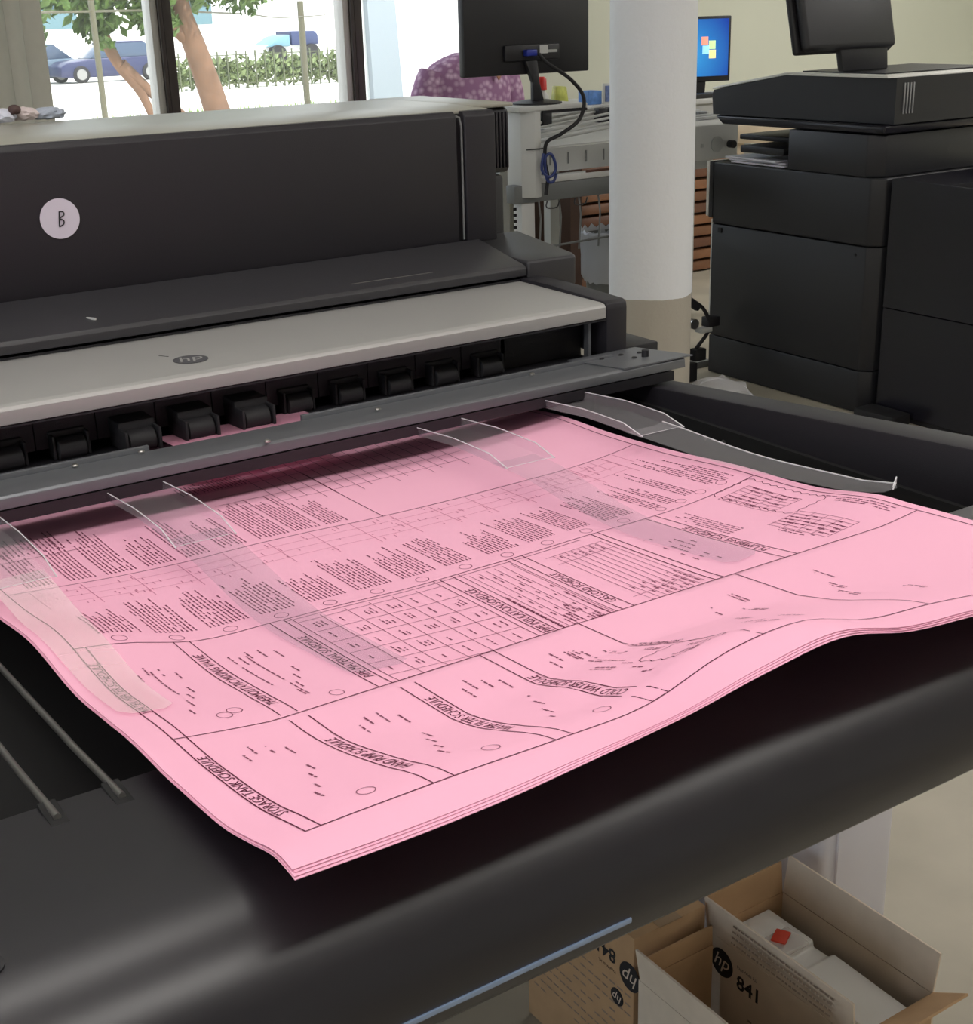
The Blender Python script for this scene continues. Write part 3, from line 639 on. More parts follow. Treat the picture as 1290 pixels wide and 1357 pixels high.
# finisher box in front of the copier
fb = thing('finisher_unit', 'tall glossy black finisher cabinet at the right, joined to the copier', 'cabinet', (4.3, 2.9, 0))
PR('upper_panel', mach2, fb, [(2.35, .415), (2.35, .862), (3.395, .880), (3.395, .415)], 3.99, 4.0, 'x')
PR('lower_panel', mach2, fb, [(2.35, .02), (2.35, .410), (3.395, .410), (3.395, .02)], 3.992, 4.0, 'x')
BX('rear_panel', mach2, fb, 4.0, 4.6, 3.385, 3.395, .02, .880); BX('front_panel', mach2, fb, 4.0, 4.6, 2.35, 2.36, .02, .862); BX('far_panel', mach2, fb, 4.59, 4.6, 2.36, 3.385, .02, .87)
BX('well_floor', void, fb, 4.0, 4.59, 2.36, 3.385, .76, .77); BX('plinth', rubber, fb, 4.0, 4.59, 2.36, 3.38, 0, .02)
BX('inner_tray', blk2, fb, 4.08, 4.59, 2.6, 3.385, .80, .83, bev=.004)
# ------------------------------------------------------------------ machine behind the column
fo = thing('plan_folding_machine', 'long white plan folding machine with sloping wire tray behind the column', 'machine', (3.7, 4.6, 0))
PR('end_post', white, fo, [(3.135, 4.50), (3.175, 4.46), (3.21, 4.47), (3.21, 4.60), (3.135, 4.60)], .79, 1.135, 'z', bev=.004)
BX('shelf', white, fo, 3.10, 3.43, 4.46, 4.72, 1.118, 1.136, bev=.003)
BX('shelf_edge', blk2, fo, 3.215, 3.43, 4.462, 4.475, 1.107, 1.117)
BX('post_band', blk2, fo, 3.132, 3.212, 4.457, 4.462, .975, .979)
BX('cross_beam', greyd, fo, 3.10, 3.99, 4.50, 4.56, .768, .838, bev=.004)
BX('beam_cap', white, fo, 3.21, 3.99, 4.495, 4.565, .839, .862, bev=.002)
BX('dark_gap_strip', mat('brown_strip', (90, 58, 46), .7), fo, 3.45, 3.62, 4.494, 4.50, .8625, .872)  # dark brown strip along the gap above the beam cap
BX('rear_panel', greyw, fo, 3.21, 3.97, 4.54, 4.56, .873, .965)
for k in range(5): BX('panel_rib', greyd, fo, 3.30+.09*k, 3.305+.09*k, 4.536, 4.541, .90, .945)
BX('tray_panel', white, fo, 3.21, 3.97, 4.56, 4.95, .966, .972, M=Matrix.Translation((0, 4.56, .966)) @ Matrix.Rotation(.10, 4, 'X') @ Matrix.Translation((0, -4.56, -.966)))
for k in range(6): TB('tray_wire', greyw, fo, [(3.22, 4.57+.07*k, .985+.007*k), (3.96, 4.62+.07*k, 1.045+.007*k)], .006, 6)
for k, x in enumerate((3.44, 3.50, 3.80, 3.86)): BX('paper_stop', blk2, fo, x, x+.05, 4.86, 4.90, 1.015, 1.075, bev=.004)
hd = PR('drive_head', white, fo, [(4.45, .865), (4.45, 1.010), (4.50, 1.018), (4.98, 1.068), (4.98, .865)], 3.965, 4.232, 'x', bev=.005)
bm = bmesh.new(); lathe(bm, [(.033, 0), (.033, .004), (.026, .005), (.026, .0052), (.012, .006)], (4.108, 4.4435, .928), 28, 'y'); finish(bm, 'dial', greyw, hd)
LA('power_plug', rubber, hd, [(.016, 0), (.016, .03), (.010, .034)], (4.175, 4.412, .925), 14, 'y')
BX('small_switch', greyw, hd, 4.02, 4.035, 4.446, 4.452, .92, .935)
BX('head_foot', greyw, fo, 3.97, 4.10, 4.46, 4.52, .832, .864)
for k in range(9): BX('head_slat', greyw, fo, 3.975, 4.225, 4.53+.05*k, 4.548+.05*k, 1.026+.0052*k, 1.036+.0052*k, bev=.002)
for k in range(3): BX('paper_stop', greyd, fo, 3.985+.08*k, 4.03+.08*k, 4.60, 4.63, 1.034, 1.05, bev=.003)
BX('support_leg', white, fo, 3.925, 4.0, 4.51, 4.57, .02, .865, bev=.006); BX('support_leg', white, fo, 3.14, 3.205, 4.51, 4.57, .02, .79, bev=.006)
BX('foot', greyd, fo, 3.91, 4.015, 4.34, 4.85, 0, .03, bev=.005); BX('foot', greyd, fo, 3.125, 3.22, 4.25, 4.85, 0, .03, bev=.005)
bm = bmesh.new()
for k in range(7): box(bm, 3.098, 3.112, 4.505, 4.509, .60+.024*k, .612+.024*k)
finish(bm, 'perforated_strip', void, fo)
for k in range(6): TB('hook_wire', greyd, fo, [(3.23+.1*k, 4.52, .768), (3.225+.1*k, 4.50, .70), (3.215+.1*k, 4.50, .56)], .004, 6)
TB('basket_rail', greyd, fo, [(3.22, 4.5, .585), (3.5, 4.5, .592), (3.9, 4.5, .60)], .005, 6)
for k in range(2): TB('hook', blk2, fo, [(3.25+.14*k, 4.49, .768), (3.24+.14*k, 4.48, .745), (3.29+.14*k, 4.48, .742), (3.31+.14*k, 4.49, .765)], .003, 6, 3)
TB('power_cord', rubber, fo, [(3.735, 4.2, .655), (3.70, 4.2, .50), (3.69, 4.2, .40), (3.76, 4.19, .35), (3.82, 4.18, .30), (3.85, 4.18, .22), (3.80, 4.2, .14), (3.76, 4.25, .05), (3.74, 4.3, .008)], .008, 8, 5)
BX('cord_adapter', rubber, fo, 3.735, 3.80, 4.175, 4.205, .315, .345, bev=.006, M=Matrix.Translation((3.767, 4.19, .33)) @ Matrix.Rotation(.6, 4, 'Y') @ Matrix.Translation((-3.767, -4.19, -.33)))
pu = thing('power_box', 'small grey and blue power unit with plugs on the floor behind the column', 'power supply', (3.72, 4.25, 0))
BX('housing', mat('slate_blue_plastic', (92, 108, 122), .5), pu, 3.66, 3.745, 4.2, 4.30, .0, .27, bev=.006)
LA('knob', steel, pu, [(.022, 0), (.022, .03), (.012, .05)], (3.78, 4.19, .245), 14, 'y'); BX('socket', rubber, pu, 3.77, 3.83, 4.17, 4.215, .09, .14, bev=.005); BX('socket', white, pu, 3.80, 3.86, 4.17, 4.215, .205, .225, bev=.004)
BX('bracket', rubber, pu, 3.745, 3.80, 4.19, 4.22, .0, .08, bev=.004); BX('adapter', rubber, pu, 3.84, 3.90, 4.17, 4.22, .225, .265, bev=.004)
# monitor on the shelf, seen from behind, with its cable
mo = thing('computer_monitor', 'black computer monitor seen from behind with blue video plug', 'monitor', (3.22, 4.58, 1.136))
BX('screen_back', blk2, mo, 2.925, 3.515, 4.56, 4.60, 1.250, 1.63, bev=.006)
BX('screen_face', void, mo, 2.935, 3.505, 4.600, 4.606, 1.262, 1.62)
BX('rear_bulge', blk2, mo, 3.10, 3.36, 4.545, 4.562, 1.30, 1.36, bev=.006)
PR('neck', blk2, mo, [(3.19, 1.30), (3.245, 1.30), (3.255, 1.22), (3.275, 1.150), (3.225, 1.150), (3.225, 1.22)], 4.535, 4.56, 'y', bev=.004)
bm = bmesh.new(); lathe(bm, [(.10, 0), (.10, .006), (.06, .014), (.02, .018)], (3.27, 4.58, 1.1365), 28); finish(bm, 'stand_base', blk2, mo)
BX('blue_plug', mat('blue_plug', (38, 52, 150), .4), mo, 3.185, 3.235, 4.52, 4.548, 1.318, 1.342, bev=.004)
BX('rating_label', white, mo, 3.262, 3.302, 4.543, 4.5452, 1.325, 1.355); BX('rating_label', greyw, mo, 3.302, 3.345, 4.543, 4.5452, 1.328, 1.338)
TB('video_cable', rubber, mo, [(3.24, 4.52, 1.325), (3.265, 4.50, 1.29), (3.33, 4.44, 1.23), (3.38, 4.42, 1.16), (3.36, 4.42, 1.08), (3.27, 4.42, 1.03), (3.215, 4.44, 1.0), (3.213, 4.45, .93), (3.225, 4.45, .87), (3.215, 4.45, .80)], .0075, 8, 6)
TB('blue_cord', mat('blue_cord', (48, 62, 120), .4), mo, [(3.20, 4.44, .96), (3.19, 4.44, .90), (3.22, 4.43, .87), (3.25, 4.43, .90), (3.23, 4.43, .955), (3.205, 4.44, .94), (3.215, 4.44, .86), (3.245, 4.44, .85), (3.26, 4.44, .88)], .006, 8, 6)
# white table behind, with items
cb = thing('work_table', 'long white work table behind the folding machine', 'table', (4.3, 5.3, 0))
BX('tabletop', white, cb, 3.62, 4.95, 5.0, 5.55, 1.045, 1.07, bev=.004); BX('apron', white, cb, 3.64, 4.93, 5.02, 5.53, .925, 1.044, bev=.003)
for x in (3.68, 4.85):
    for y in (5.06, 5.46): BX('leg', greyw, cb, x, x+.05, y, y+.05, 0, .925)
m2 = thing('computer_monitor', 'monitor with lit blue desktop screen and flag emblem, right of the column', 'monitor', (4.62, 5.2, 1.07))
Mr = Matrix.Translation((4.625, 5.15, 0)) @ Matrix.Rotation(math.radians(-18), 4, 'Z')
BX('screen_case', blk2, m2, -.165, .165, 0, .05, 1.135, 1.430, bev=.005, M=Mr)
scrm = mat('lit_blue_screen', (20, 90, 190), .3)
nt = scrm.node_tree; N = nt.nodes; L = nt.links; tc = N.new('ShaderNodeTexCoord'); gr = N.new('ShaderNodeTexGradient'); gr.gradient_type = 'SPHERICAL'
mp = N.new('ShaderNodeMapping'); mp.inputs['Location'].default_value = (-4.58*4.2, -5.15*4.2, -1.26*4.2); mp.inputs['Scale'].default_value = (4.2, 4.2, 4.2)
rp = N.new('ShaderNodeValToRGB'); rp.color_ramp.elements[0].color = (*lin((8, 62, 175)), 1); rp.color_ramp.elements[1].color = (*lin((60, 175, 245)), 1)
L.new(tc.outputs['Object'], mp.inputs[0]); L.new(mp.outputs[0], gr.inputs[0]); L.new(gr.outputs[0], rp.inputs[0]); L.new(rp.outputs[0], N['Principled BSDF'].inputs['Emission Color'])
N['Principled BSDF'].inputs['Emission Strength'].default_value = .75; N['Principled BSDF'].inputs['Base Color'].default_value = (.01, .02, .05, 1)
BX('screen', scrm, m2, -.152, .152, -.0015, .001, 1.16, 1.418, M=Mr)
for (a, b, rgb, nm) in ((-.050, .030, (238, 150, 128), 'flag_pane'), (-.012, .012, (196, 226, 160), 'flag_pane'), (-.044, -.010, (150, 214, 250), 'flag_pane'), (-.010, -.030, (250, 226, 150), 'flag_pane')):
    BX(nm, mat('pane_%d' % rgb[0], rgb, .5, emit=rgb, estr=.9), m2, a+.062, a+.096, -.0035, -.002, 1.29+b-.019, 1.29+b+.019, bev=.0005, M=Mr)
PR('stand_neck', blk2, m2, [(-.04, 1.08), (.04, 1.08), (.045, 1.15), (-.045, 1.15)], .01, .03, 'y', M=Mr)
BX('stand_base', blk2, m2, -.11, .11, -.08, .09, 1.0705, 1.082, bev=.004, M=Mr)
BX('keyboard', blk2, None, 4.33, 4.62, 5.005, 5.06, 1.071, 1.092, bev=.004); tag(bpy.data.objects['keyboard'], 'small black keyboard below the blue desktop screen', 'keyboard')
gb = thing('glue_bottle', 'small white bottle with red cap beside the monitor stand', 'bottle', (3.73, 5.1, 1.07))
LA('bottle', white, gb, [(.028, 0), (.03, .01), (.03, .055), (.014, .075), (.012, .08)], (3.685, 5.12, 1.0705), 18); LA('cap', mat('red_cap', (204, 42, 38), .4), gb, [(.022, 0), (.02, .045), (.012, .055)], (3.685, 5.12, 1.1505), 16)
tag(PR('snack_packet', mat('yellow_green_packet', (190, 194, 96), .4, noise=.25, nscale=30), None, [(3.735, 1.0705), (3.815, 1.0705), (3.80, 1.16), (3.745, 1.165)], 5.09, 5.13, 'y', bev=.006), 'yellow-green packet standing behind the black monitor stand', 'packet')
tag(BX('blue_box', mat('blue_carton', (92, 138, 206), .5, noise=.2, nscale=40), None, 3.945, 4.02, 5.12, 5.2, 1.0705, 1.13, bev=.003), 'small blue box on the white table left of the column', 'box')
pf = thing('photo_frame', 'small white framed photo standing on the table beside the blue box', 'picture frame', (4.06, 5.12, 1.07))
BX('frame', white, pf, 4.02, 4.10, 5.11, 5.118, 1.0705, 1.16, bev=.002); BX('photo', mat('photo_print', (96, 112, 158), .4, noise=.5, nscale=50), pf, 4.03, 4.09, 5.108, 5.1095, 1.08, 1.15)
# bin with liner, brown slatted unit, timber rail
wb_ = thing('waste_bin', 'grey waste bin with pale plastic liner left of the column', 'bin', (4.28, 5.42, 0))
LA('bin_body', greyd, wb_, [(.105, 0), (.11, .01), (.14, .42), (.135, .42), (.10, .02)], (4.31, 5.42, .001), 28)
bm = bmesh.new(); n = 36; rg = []
for r, z in ((.128, .19), (.146, .22), (.150, .30), (.153, .38), (.158, .435), (.150, .445), (.140, .43), (.12, .36)):
    rg.append([bm.verts.new((4.31+(r+.004*math.sin(7*k)+.003*math.cos(11*k+z*40))*math.cos(2*math.pi*k/n), 5.42+(r+.004*math.sin(5*k+z*30))*math.sin(2*math.pi*k/n), z+.012*math.sin(3*k)*(z < .2 or z > .42))) for k in range(n)])
for a, b in zip(rg, rg[1:]):
    for k in range(n): bm.faces.new((a[k], a[(k+1) % n], b[(k+1) % n], b[k]))
finish(bm, 'bin_liner', mat('bin_liner_plastic', (206, 210, 220), .35, trans=(.25, (.9, .92, .95))), wb_)
su = thing('slatted_cabinet', 'low brown wooden cabinet of horizontal slats against the cream wall', 'cabinet', (5.1, 6.2, 0))
wdm = [mat('brown_wood_%d' % k, c_, .5, noise=.2, nscale=6) for k, c_ in enumerate(((112, 72, 44), (128, 84, 52), (96, 58, 36)))]
BX('carcass', mat('dark_wood', (58, 34, 22), .6), su, 4.60, 5.72, 6.10, 6.5, 0.0, .69)
for k in range(10):
    PR('slat', wdm[k % 3], su, [(6.10, .012+.067*k), (6.045, .012+.067*k), (6.06, .062+.067*k), (6.10, .066+.067*k)], 4.60, 5.72, 'x', bev=.004)
BX('corner_post', mat('dark_wood', (58, 34, 22), .6), su, 4.52, 4.597, 6.03, 6.5, 0, .69)
tr2 = thing('timber_rail', 'pale timber rail with screws behind the copier', 'rail', (4.9, 4.92, 0))
PR('rail_board', mat('pale_timber', (214, 196, 170), .6, noise=.08, nscale=8), tr2, [(4.62, .865), (5.15, .835), (5.15, .925), (4.62, .945)], 4.9, 4.93, 'y', bev=.002)
for x in (4.78, 4.93): LA('screw', inkc, tr2, [(.006, 0), (.006, .003)], (x, 4.898, .885), 10, 'y')
for x in (4.68, 5.08): BX('leg', mat('pale_timber', (214, 196, 170), .6), tr2, x, x+.05, 4.931, 4.97, 0, .90)
# clutter on the printer top at the far left
tag(crumple('cloth_bundle', 'crumpled white cloth lying farthest left on the printer top', 'cloth', (.668, 2.56, 1.343), .024, (1.1, 1., .5), mat('white_cloth', (206, 208, 222), .8), 5), None)
crumple('cloth_bundle', 'crumpled pinkish cloth on the printer top, second from the left', 'cloth', (.712, 2.57, 1.343), .021, (1.2, 1, .55), mat('pinkish_cloth', (206, 192, 192), .8), 6)
crumple('cloth_bundle', 'crumpled grey-blue cloth on the printer top, farthest from the sticker end', 'cloth', (.757, 2.58, 1.341), .020, (1.5, 1, .55), mat('grey_blue_cloth', (168, 176, 192), .8), 9)
tag(crumple('bottle_cap', 'small dark brown lump lying on the cloths on the printer top', 'cap', (.690, 2.545, 1.353), .011, (1, 1, .8), mat('brown_lump', (74, 52, 50), .6), 4, .1), None)
# ------------------------------------------------------------------ person in floral blouse behind the monitor
pe = thing('person', 'person in a purple floral V-neck blouse standing behind the black monitor', 'person', (3.76, 5.85, 0))
skin = mat('skin', (196, 140, 108), .6)
bm = bmesh.new(); lay = bm.verts.layers.skin.verify()
pts = {'pel': (3.76, 5.88, .80, .13), 'wai': (3.76, 5.88, .95, .13), 'che': (3.775, 5.88, 1.10, .145), 'shl': (3.80, 5.88, 1.20, .11), 'nec': (3.845, 5.87, 1.27, .055), 'hea': (3.875, 5.84, 1.36, .085), 'top': (3.88, 5.85, 1.44, .08),
       'ra': (3.59, 5.88, 1.19, .062), 're': (3.545, 5.87, .98, .047), 'rw': (3.60, 5.76, .80, .032), 'rh': (3.64, 5.71, .74, .038), 'la': (4.0, 5.88, 1.18, .062), 'le': (4.02, 5.87, .97, .047), 'lw': (3.95, 5.76, .80, .032), 'lh': (3.92, 5.71, .74, .038),
       'rt': (3.67, 5.88, .75, .09), 'rk': (3.67, 5.87, .42, .062), 'rf': (3.67, 5.89, .07, .042), 'rb': (3.66, 5.76, .04, .036), 'lt': (3.85, 5.88, .75, .09), 'lk': (3.85, 5.87, .42, .062), 'lf': (3.85, 5.89, .07, .042), 'lb': (3.86, 5.76, .04, .036)}
vv = {k: bm.verts.new(p[:3]) for k, p in pts.items()}
for k, p in pts.items(): vv[k][lay].radius = (p[3], p[3])
vv['pel'][lay].use_root = True
for a, b in (('pel', 'wai'), ('wai', 'che'), ('che', 'shl'), ('shl', 'nec'), ('nec', 'hea'), ('hea', 'top'), ('shl', 'ra'), ('ra', 're'), ('re', 'rw'), ('rw', 'rh'), ('shl', 'la'), ('la', 'le'), ('le', 'lw'), ('lw', 'lh'), ('pel', 'rt'), ('rt', 'rk'), ('rk', 'rf'), ('rf', 'rb'), ('pel', 'lt'), ('lt', 'lk'), ('lk', 'lf'), ('lf', 'lb')): bm.edges.new((vv[a], vv[b]))
bo = finish(bm, 'body', skin, pe, 0); m_ = bo.modifiers.new('skin', 'SKIN'); m_.use_smooth_shade = True; s_ = bo.modifiers.new('sub', 'SUBSURF'); s_.levels = 2; s_.render_levels = 2
flm = mat('purple_floral_cloth', (140, 96, 132), .8)
nt = flm.node_tree; N = nt.nodes; L = nt.links; tc = N.new('ShaderNodeTexCoord'); vo = N.new('ShaderNodeTexVoronoi'); vo.inputs['Scale'].default_value = 34
rp = N.new('ShaderNodeValToRGB'); e = rp.color_ramp.elements; e[0].color = (*lin((226, 196, 220)), 1); e[0].position = .05; e[1].color = (*lin((158, 114, 152)), 1); e[1].position = .62
L.new(tc.outputs['Object'], vo.inputs['Vector']); L.new(vo.outputs['Distance'], rp.inputs[0]); L.new(rp.outputs[0], N['Principled BSDF'].inputs['Base Color'])
# blouse: loft of elliptic rings, open V at the front of the neck
bm = bmesh.new(); n = 40; rg = []
for z, cx_, rx, ry in ((.72, 3.76, .225, .165), (.95, 3.765, .235, .165), (1.06, 3.77, .245, .165), (1.14, 3.775, .25, .16), (1.20, 3.78, .235, .145), (1.245, 3.79, .20, .12), (1.275, 3.80, .145, .098), (1.295, 3.815, .085, .085)):
    r = []
    for k in range(n):
        a = 2*math.pi*k/n; x = cx_+rx*math.cos(a); y = 5.88+ry*math.sin(a); zz = z
        dV = abs(x-3.855)
        if y < 5.88 and z > 1.19 and dV < (z-1.175)*.55: zz = z-min(.10, (z-1.175)*1.0)*(1-dV/((z-1.175)*.55+1e-4)); y += .0
        r.append(bm.verts.new((x, y, zz)))
    rg.append(r)
for a, b in zip(rg, rg[1:]):
    for k in range(n): bm.faces.new((a[k], a[(k+1) % n], b[(k+1) % n], b[k]))
bl = finish(bm, 'blouse', flm, pe)
bm = bmesh.new(); prism(bm, [(3.825, 1.225), (3.845, 1.235), (3.885, 1.232), (3.895, 1.222), (3.862, 1.165)], 5.715, 5.725, 'y', bev=.003); finish(bm, 'neck_skin', skin, pe)
TB('sleeve', flm, bl, [(3.60, 5.88, 1.20), (3.555, 5.875, 1.10), (3.54, 5.87, 1.0)], [.08, .085, .085], 16, 4); TB('sleeve', flm, bl, [(3.99, 5.88, 1.19), (4.015, 5.875, 1.09), (4.02, 5.87, .99)], [.08, .085, .085], 16, 4)
bm = bmesh.new(); lathe(bm, [(.17, .76), (.18, .60), (.15, .5)], (3.76, 5.88, 0), 28)
for x in (3.67, 3.85): tube(bm, [(x, 5.88, .62), (x, 5.875, .42), (x, 5.885, .10)], [.10, .085, .075], 16)
finish(bm, 'trousers', mat('dark_trousers', (46, 46, 58), .8), pe)
bm = bmesh.new(); bmesh.ops.create_uvsphere(bm, u_segments=20, v_segments=12, radius=1)
for v in bm.verts: v.co = Vector((3.88+v.co.x*.105, 5.865+v.co.y*.10, 1.40+v.co.z*.118))
for f in [f for f in bm.faces if f.calc_center_median().y < 5.81 and f.calc_center_median().z < 1.45]: bm.faces.remove(f)
finish(bm, 'hair', mat('dark_hair', (52, 38, 32), .6), pe)
for s in (-1, 1): LA('eye', inkb, pe, [(.008, 0), (.008, .004)], (3.878+s*.033, 5.748, 1.385), 10, 'y')
bm = bmesh.new(); prism(bm, [(5.752, 1.385), (5.728, 1.352), (5.752, 1.345)], 3.868, 3.888, 'x', bev=.003); finish(bm, 'nose', skin, pe)
BX('mouth', mat('lips', (150, 84, 76), .6), pe, 3.856, 3.900, 5.752, 5.757, 1.318, 1.326, bev=.001)
# ------------------------------------------------------------------ vertical blind at the left
vb = thing('vertical_blind', 'beige vertical fabric blind drawn to the left of the window', 'blind', (1.5, 6.45, 0))
blm = mat('beige_blind_fabric', (216, 213, 204), .85, noise=.03, nscale=20)
nt = blm.node_tree; tl = nt.nodes.new('ShaderNodeBsdfTranslucent'); tl.inputs[0].default_value = (.55, .53, .46, 1); mx = nt.nodes.new('ShaderNodeMixShader'); mx.inputs[0].default_value = .22
nt.links.new(nt.nodes['Principled BSDF'].outputs[0], mx.inputs[1]); nt.links.new(tl.outputs[0], mx.inputs[2]); nt.links.new(mx.outputs[0], nt.nodes['Material Output'].inputs['Surface'])
BX('head_rail', white, vb, .4, 1.96, 6.44, 6.50, 2.70, 2.74)
for k in range(15):
    x = 1.885-.075*k; a = .22
    BX('slat', blm, vb, x-.05, x+.05, 6.469, 6.471, .72, 2.70, M=Matrix.Translation((x, 6.47, 0)) @ Matrix.Rotation(a+.1*math.sin(k*2.3), 4, 'Z') @ Matrix.Translation((-x, -6.47, 0)))
# ------------------------------------------------------------------ outside
gm = mat('pale_concrete_yard', (226, 222, 210), .9, noise=.04, nscale=.4)
gd = lambda y: -.017*(y-6.8)
PR('ground', gm, None, [(6.76, -.02), (90, gd(90)), (90, gd(90)-.2), (6.76, -.2)], -20, 60)['kind'] = 'structure'
PR('ground', gm, None, [(-25, -.02), (6.76, -.02), (6.76, -.2), (-25, -.2)], -60, -4.12)['kind'] = 'structure'
bark = mat('tan_bark', (122, 92, 72), .9, noise=.2, nscale=7)
leafm = mat('fresh_green_leaf', (86, 112, 50), .6, noise=.3, nscale=2)
tree = thing('tree', 'tree with tan trunk and green leaves outside the window', 'tree', (6.35, 15, gd(15)))
TB('trunk', bark, tree, [(6.42, 15, gd(15)-.02), (6.30, 15, .5), (6.12, 15, 1.15), (5.98, 15.0, 1.62), (6.02, 15, 2.2), (6.15, 15.1, 2.9)], [.17, .145, .125, .11, .08, .05], 12, 4)
for p in ([(6.0, 15, 1.28), (5.78, 14.95, 1.50), (5.60, 14.9, 1.95), (5.45, 14.9, 2.6)], [(5.25, 15, 1.03), (5.5, 15, .78), (5.72, 15, .60), (5.95, 15, .44)], [(5.05, 15, 1.45), (5.22, 15, 1.05), (5.45, 15, .72), (5.60, 15, .30)]):
    TB('branch', bark, tree, p, [.075, .06, .05, .035], 8, 4)
bm = bmesh.new(); rnd = random.Random(11)
def leaves(bm, c, r, n, s, flat=.8):
    for _ in range(n):
        d = Vector((rnd.gauss(0, 1), rnd.gauss(0, 1), rnd.gauss(0, 1))).normalized()*(rnd.random()**.45)
        p = Vector(c)+Vector((d.x*r[0], d.y*r[1], d.z*r[2]))
        a = Vector((rnd.uniform(-1, 1), rnd.uniform(-1, 1), rnd.uniform(-1, 1))).normalized(); b = a.orthogonal().normalized(); c2 = a.cross(b)
        l = s*rnd.uniform(.6, 1.3)
        bm.faces.new([bm.verts.new(p+v) for v in (-b*l, c2*l*.45+a*l*.15, b*l, -c2*l*.45+a*l*.15)])
for c_, r_, n_ in (((5.3, 15, 2.0), (.75, .8, .5), 900), ((6.2, 15.1, 2.15), (.8, .8, .6), 1000), ((5.55, 14.8, 1.62), (.30, .4, .28), 260), ((4.55, 14.9, 1.95), (.75, .7, .42), 620), ((4.25, 14.7, 1.48), (.16, .3, .32), 120), ((4.9, 14.8, 1.55), (.25, .3, .22), 150), ((5.05, 14.9, 1.38), (.22, .3, .20), 110), ((6.75, 15, 1.75), (.35, .5, .26), 170), ((5.75, 14.9, 1.42), (.18, .3, .16), 90), ((6.3, 15, 3.2), (1.8, 1.6, .8), 1500)):
    leaves(bm, c_, r_, n_, .085)
tag(finish(bm, 'leaves', leafm, tree, 0), None, kind='stuff')
# picket fence with hedge behind, along the far side of the yard
hm = mat('pale_hedge_leaf', (120, 134, 88), .7, noise=.3, nscale=2)
bm = bmesh.new()
for k in range(48): leaves(bm, (15.3+.17*k, 40+rnd.uniform(-.1, .1), gd(40)+.48+rnd.uniform(-.06, .06)), (.22, .3, .46), 46, .14)
hg = finish(bm, 'hedge', hm, None, 0); tag(hg, 'pale green clipped hedge behind the dark picket fence outside', 'hedge', kind='stuff')
pk = thing('picket_fence', 'dark metal picket fence running in front of the pale hedge', 'fence', (19, 39.4, gd(39.4)))
pkm = mat('dark_green_metal', (86, 92, 66), .6)
p0 = BX('picket', pkm, pk, 15.2, 15.235, 39.38, 39.42, gd(39.4)-.05, gd(39.4)+1.05)
for k in range(1, 27):
    c = p0.copy(); COL.objects.link(c); c.location.x += .3*k
for z in (.12, .92): BX('fence_rail', pkm, pk, 15.2, 23.4, 39.42, 39.44, gd(39.4)+z, gd(39.4)+z+.03)
# tall wire fence posts
postm = mat('weathered_steel_post', (96, 92, 72), .6)
def post(x, y, h, label, r=.04):
    o = TB('fence_post', postm, None, [(x, y, gd(y)-.05), (x-.01, y, gd(y)+h)], r, 10); return tag(o, label, 'post', 'tall fence posts')
post(4.35, 13.0, 2.15, 'tall thin fence post left of the dark window mullion', .028)
post(11.15, 22.5, 1.95, 'tall thin fence post right of the tree trunk', .055)
wr = TB('fence_wire', postm, None, [(3.3, 13.0, 1.565), (4.35, 13.0, 1.56), (5.7, 15.0, 1.56), (8.0, 17.8, 1.50), (9.5, 20.1, 1.44), (11.15, 22.46, 1.43), (13.0, 25.2, 1.44)], .011, 6, 4); tag(wr, 'barbed wire strung between the tall fence posts', 'wire')
# parked cars
def car(x, y, ln, h, rgb, label, flip=1):
    z0 = gd(y); t = thing('car', label, 'car', (x, y, z0), 'parked cars'); cm = mat('car_%d_%d' % (rgb[0], rgb[2]), rgb, .3, .2)
    f = lambda a: x+a*ln*flip
    PR('car_body', cm, t, [(f(0), z0+.25), (f(.01), z0+.62), (f(.08), z0+.78), (f(.30), z0+.88), (f(.95), z0+.92), (f(1), z0+.70), (f(1), z0+.28), (f(.86), z0+.2), (f(.10), z0+.2)], y-.85, y+.85, 'y', bev=.05, seg=2)
    PR('cabin', mat('car_glass', (70, 84, 104), .1), t, [(f(.27), z0+.87), (f(.42), z0+h-.03), (f(.78), z0+h-.03), (f(.95), z0+.90)], y-.78, y+.78, 'y', bev=.05, seg=2)
    PR('roof', cm, t, [(f(.41), z0+h-.04), (f(.44), z0+h+.02), (f(.76), z0+h+.02), (f(.79), z0+h-.04)], y-.76, y+.76, 'y', bev=.02)
    for a in (.18, .80):
        LA('wheel', rubber, t, [(.28, -.1), (.32, -.08), (.32, .08), (.28, .1)], (f(a), y-.80, z0+.32), 20, 'y'); LA('hubcap', steel, t, [(.2, -.01), (.2, .01)], (f(a), y-.91, z0+.32), 16, 'y')
car(16.6, 55, 4.4, 1.45, (56, 60, 92), 'dark blue parked car outside, nearest to the tree trunk')
car(14.0, 57, 4.0, 1.45, (96, 114, 130), 'pale blue-grey parked car partly behind the dark blue one')
car(11.6, 54, 3.6, 1.5, (64, 68, 92), 'dark grey parked car at the left window edge')
pw_ = mat('pale_truck_side', (220, 220, 216), .6)
tk = thing('truck', 'small dark blue truck far away beyond the hedge', 'truck', (34.5, 72, gd(72)))
PR('truck_body', mat('truck_blue', (50, 62, 100), .5), tk, [(34.5, -.15), (36.1, -.15), (36.1, .35), (35.9, .55), (34.5, .55)], 71, 73, 'y', bev=.05); PR('truck_bed', mat('truck_teal', (110, 150, 165), .5), tk, [(33.0, -.20), (34.4, -.20), (34.4, .40), (33.9, .30)], 71, 73, 'y', bev=.05)
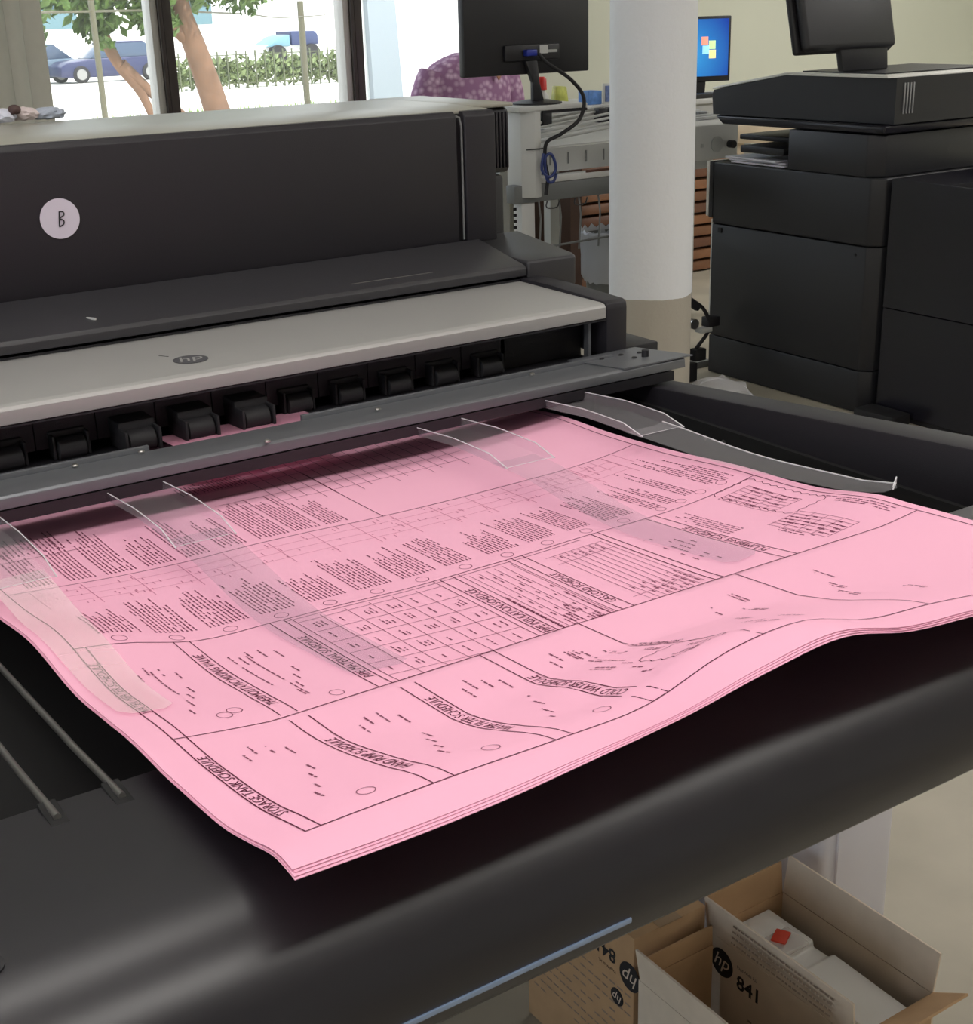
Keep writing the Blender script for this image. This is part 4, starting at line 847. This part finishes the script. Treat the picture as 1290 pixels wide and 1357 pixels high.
for x in (33.6, 35.6): LA('wheel', rubber, tk, [(.5, -.2), (.5, .2)], (x, 71, gd(72)+.5), 16, 'y')
BX('chassis', pw_, tk, 33.0, 36.1, 71.2, 72.8, gd(72)+.4, -.1)
# buildings
bd1 = thing('building', 'pale blue-white building outside, right of the window mullion', 'building', (9.2, 14, 0))
pb = mat('pale_blue_render', (150, 159, 166), .8); pw = mat('white_render', (236, 236, 234), .8)
BX('wall_panel', pw, bd1, 7.9, 14.5, 14.4, 14.65, gd(14), 4.0); 
for k in range(5): PR('blue_panel', pb, bd1, [(7.95+1.3*k, gd(14)), (8.35+1.3*k, gd(14)), (8.15+1.3*k, 4.0), (7.85+1.3*k, 4.0)], 14.3, 14.395, 'y')
bd2 = thing('building', 'white warehouse far behind the parked cars with dark window', 'building', (17, 80, gd(80)))
BX('wall_panel', pw, bd2, 4, 60, 80, 90, gd(90)-.1, 9)
for k in range(3): f_ = BX('window', mat('far_window', (98, 128, 136), .2), bd2, 15.2+8*k, 17.8+8*k, 79.9, 80.0, 1.0, 2.9); BX('pane', mat('far_pane', (70, 92, 104), .2), f_, 16.3+8*k, 17.6+8*k, 79.85, 79.9, 2.0, 2.8)
bm = bmesh.new(); gr_ = mat('bright_grass', (120, 150, 72), .8, noise=.25, nscale=4)
for k in range(2600):
    x = rnd.uniform(7.2, 12.5); y = rnd.uniform(12.4, 14.2); h = rnd.uniform(.10, .42); w = .02; z = gd(y)-.02; dx = rnd.uniform(-.06, .06)
    bm.faces.new([bm.verts.new(v) for v in ((x-w, y, z), (x+w, y, z), (x+dx, y, z+h))])
for k in range(1600):
    x = rnd.uniform(7.6, 13.5); y = rnd.uniform(20, 24); h = rnd.uniform(.1, .35); z = gd(y)-.02
    bm.faces.new([bm.verts.new(v) for v in ((x-.03, y, z), (x+.03, y, z), (x+rnd.uniform(-.06, .06), y, z+h))])
tag(finish(bm, 'grass', gr_, None, 0), 'bright green grass growing at the foot of the pale building', 'grass', kind='stuff')
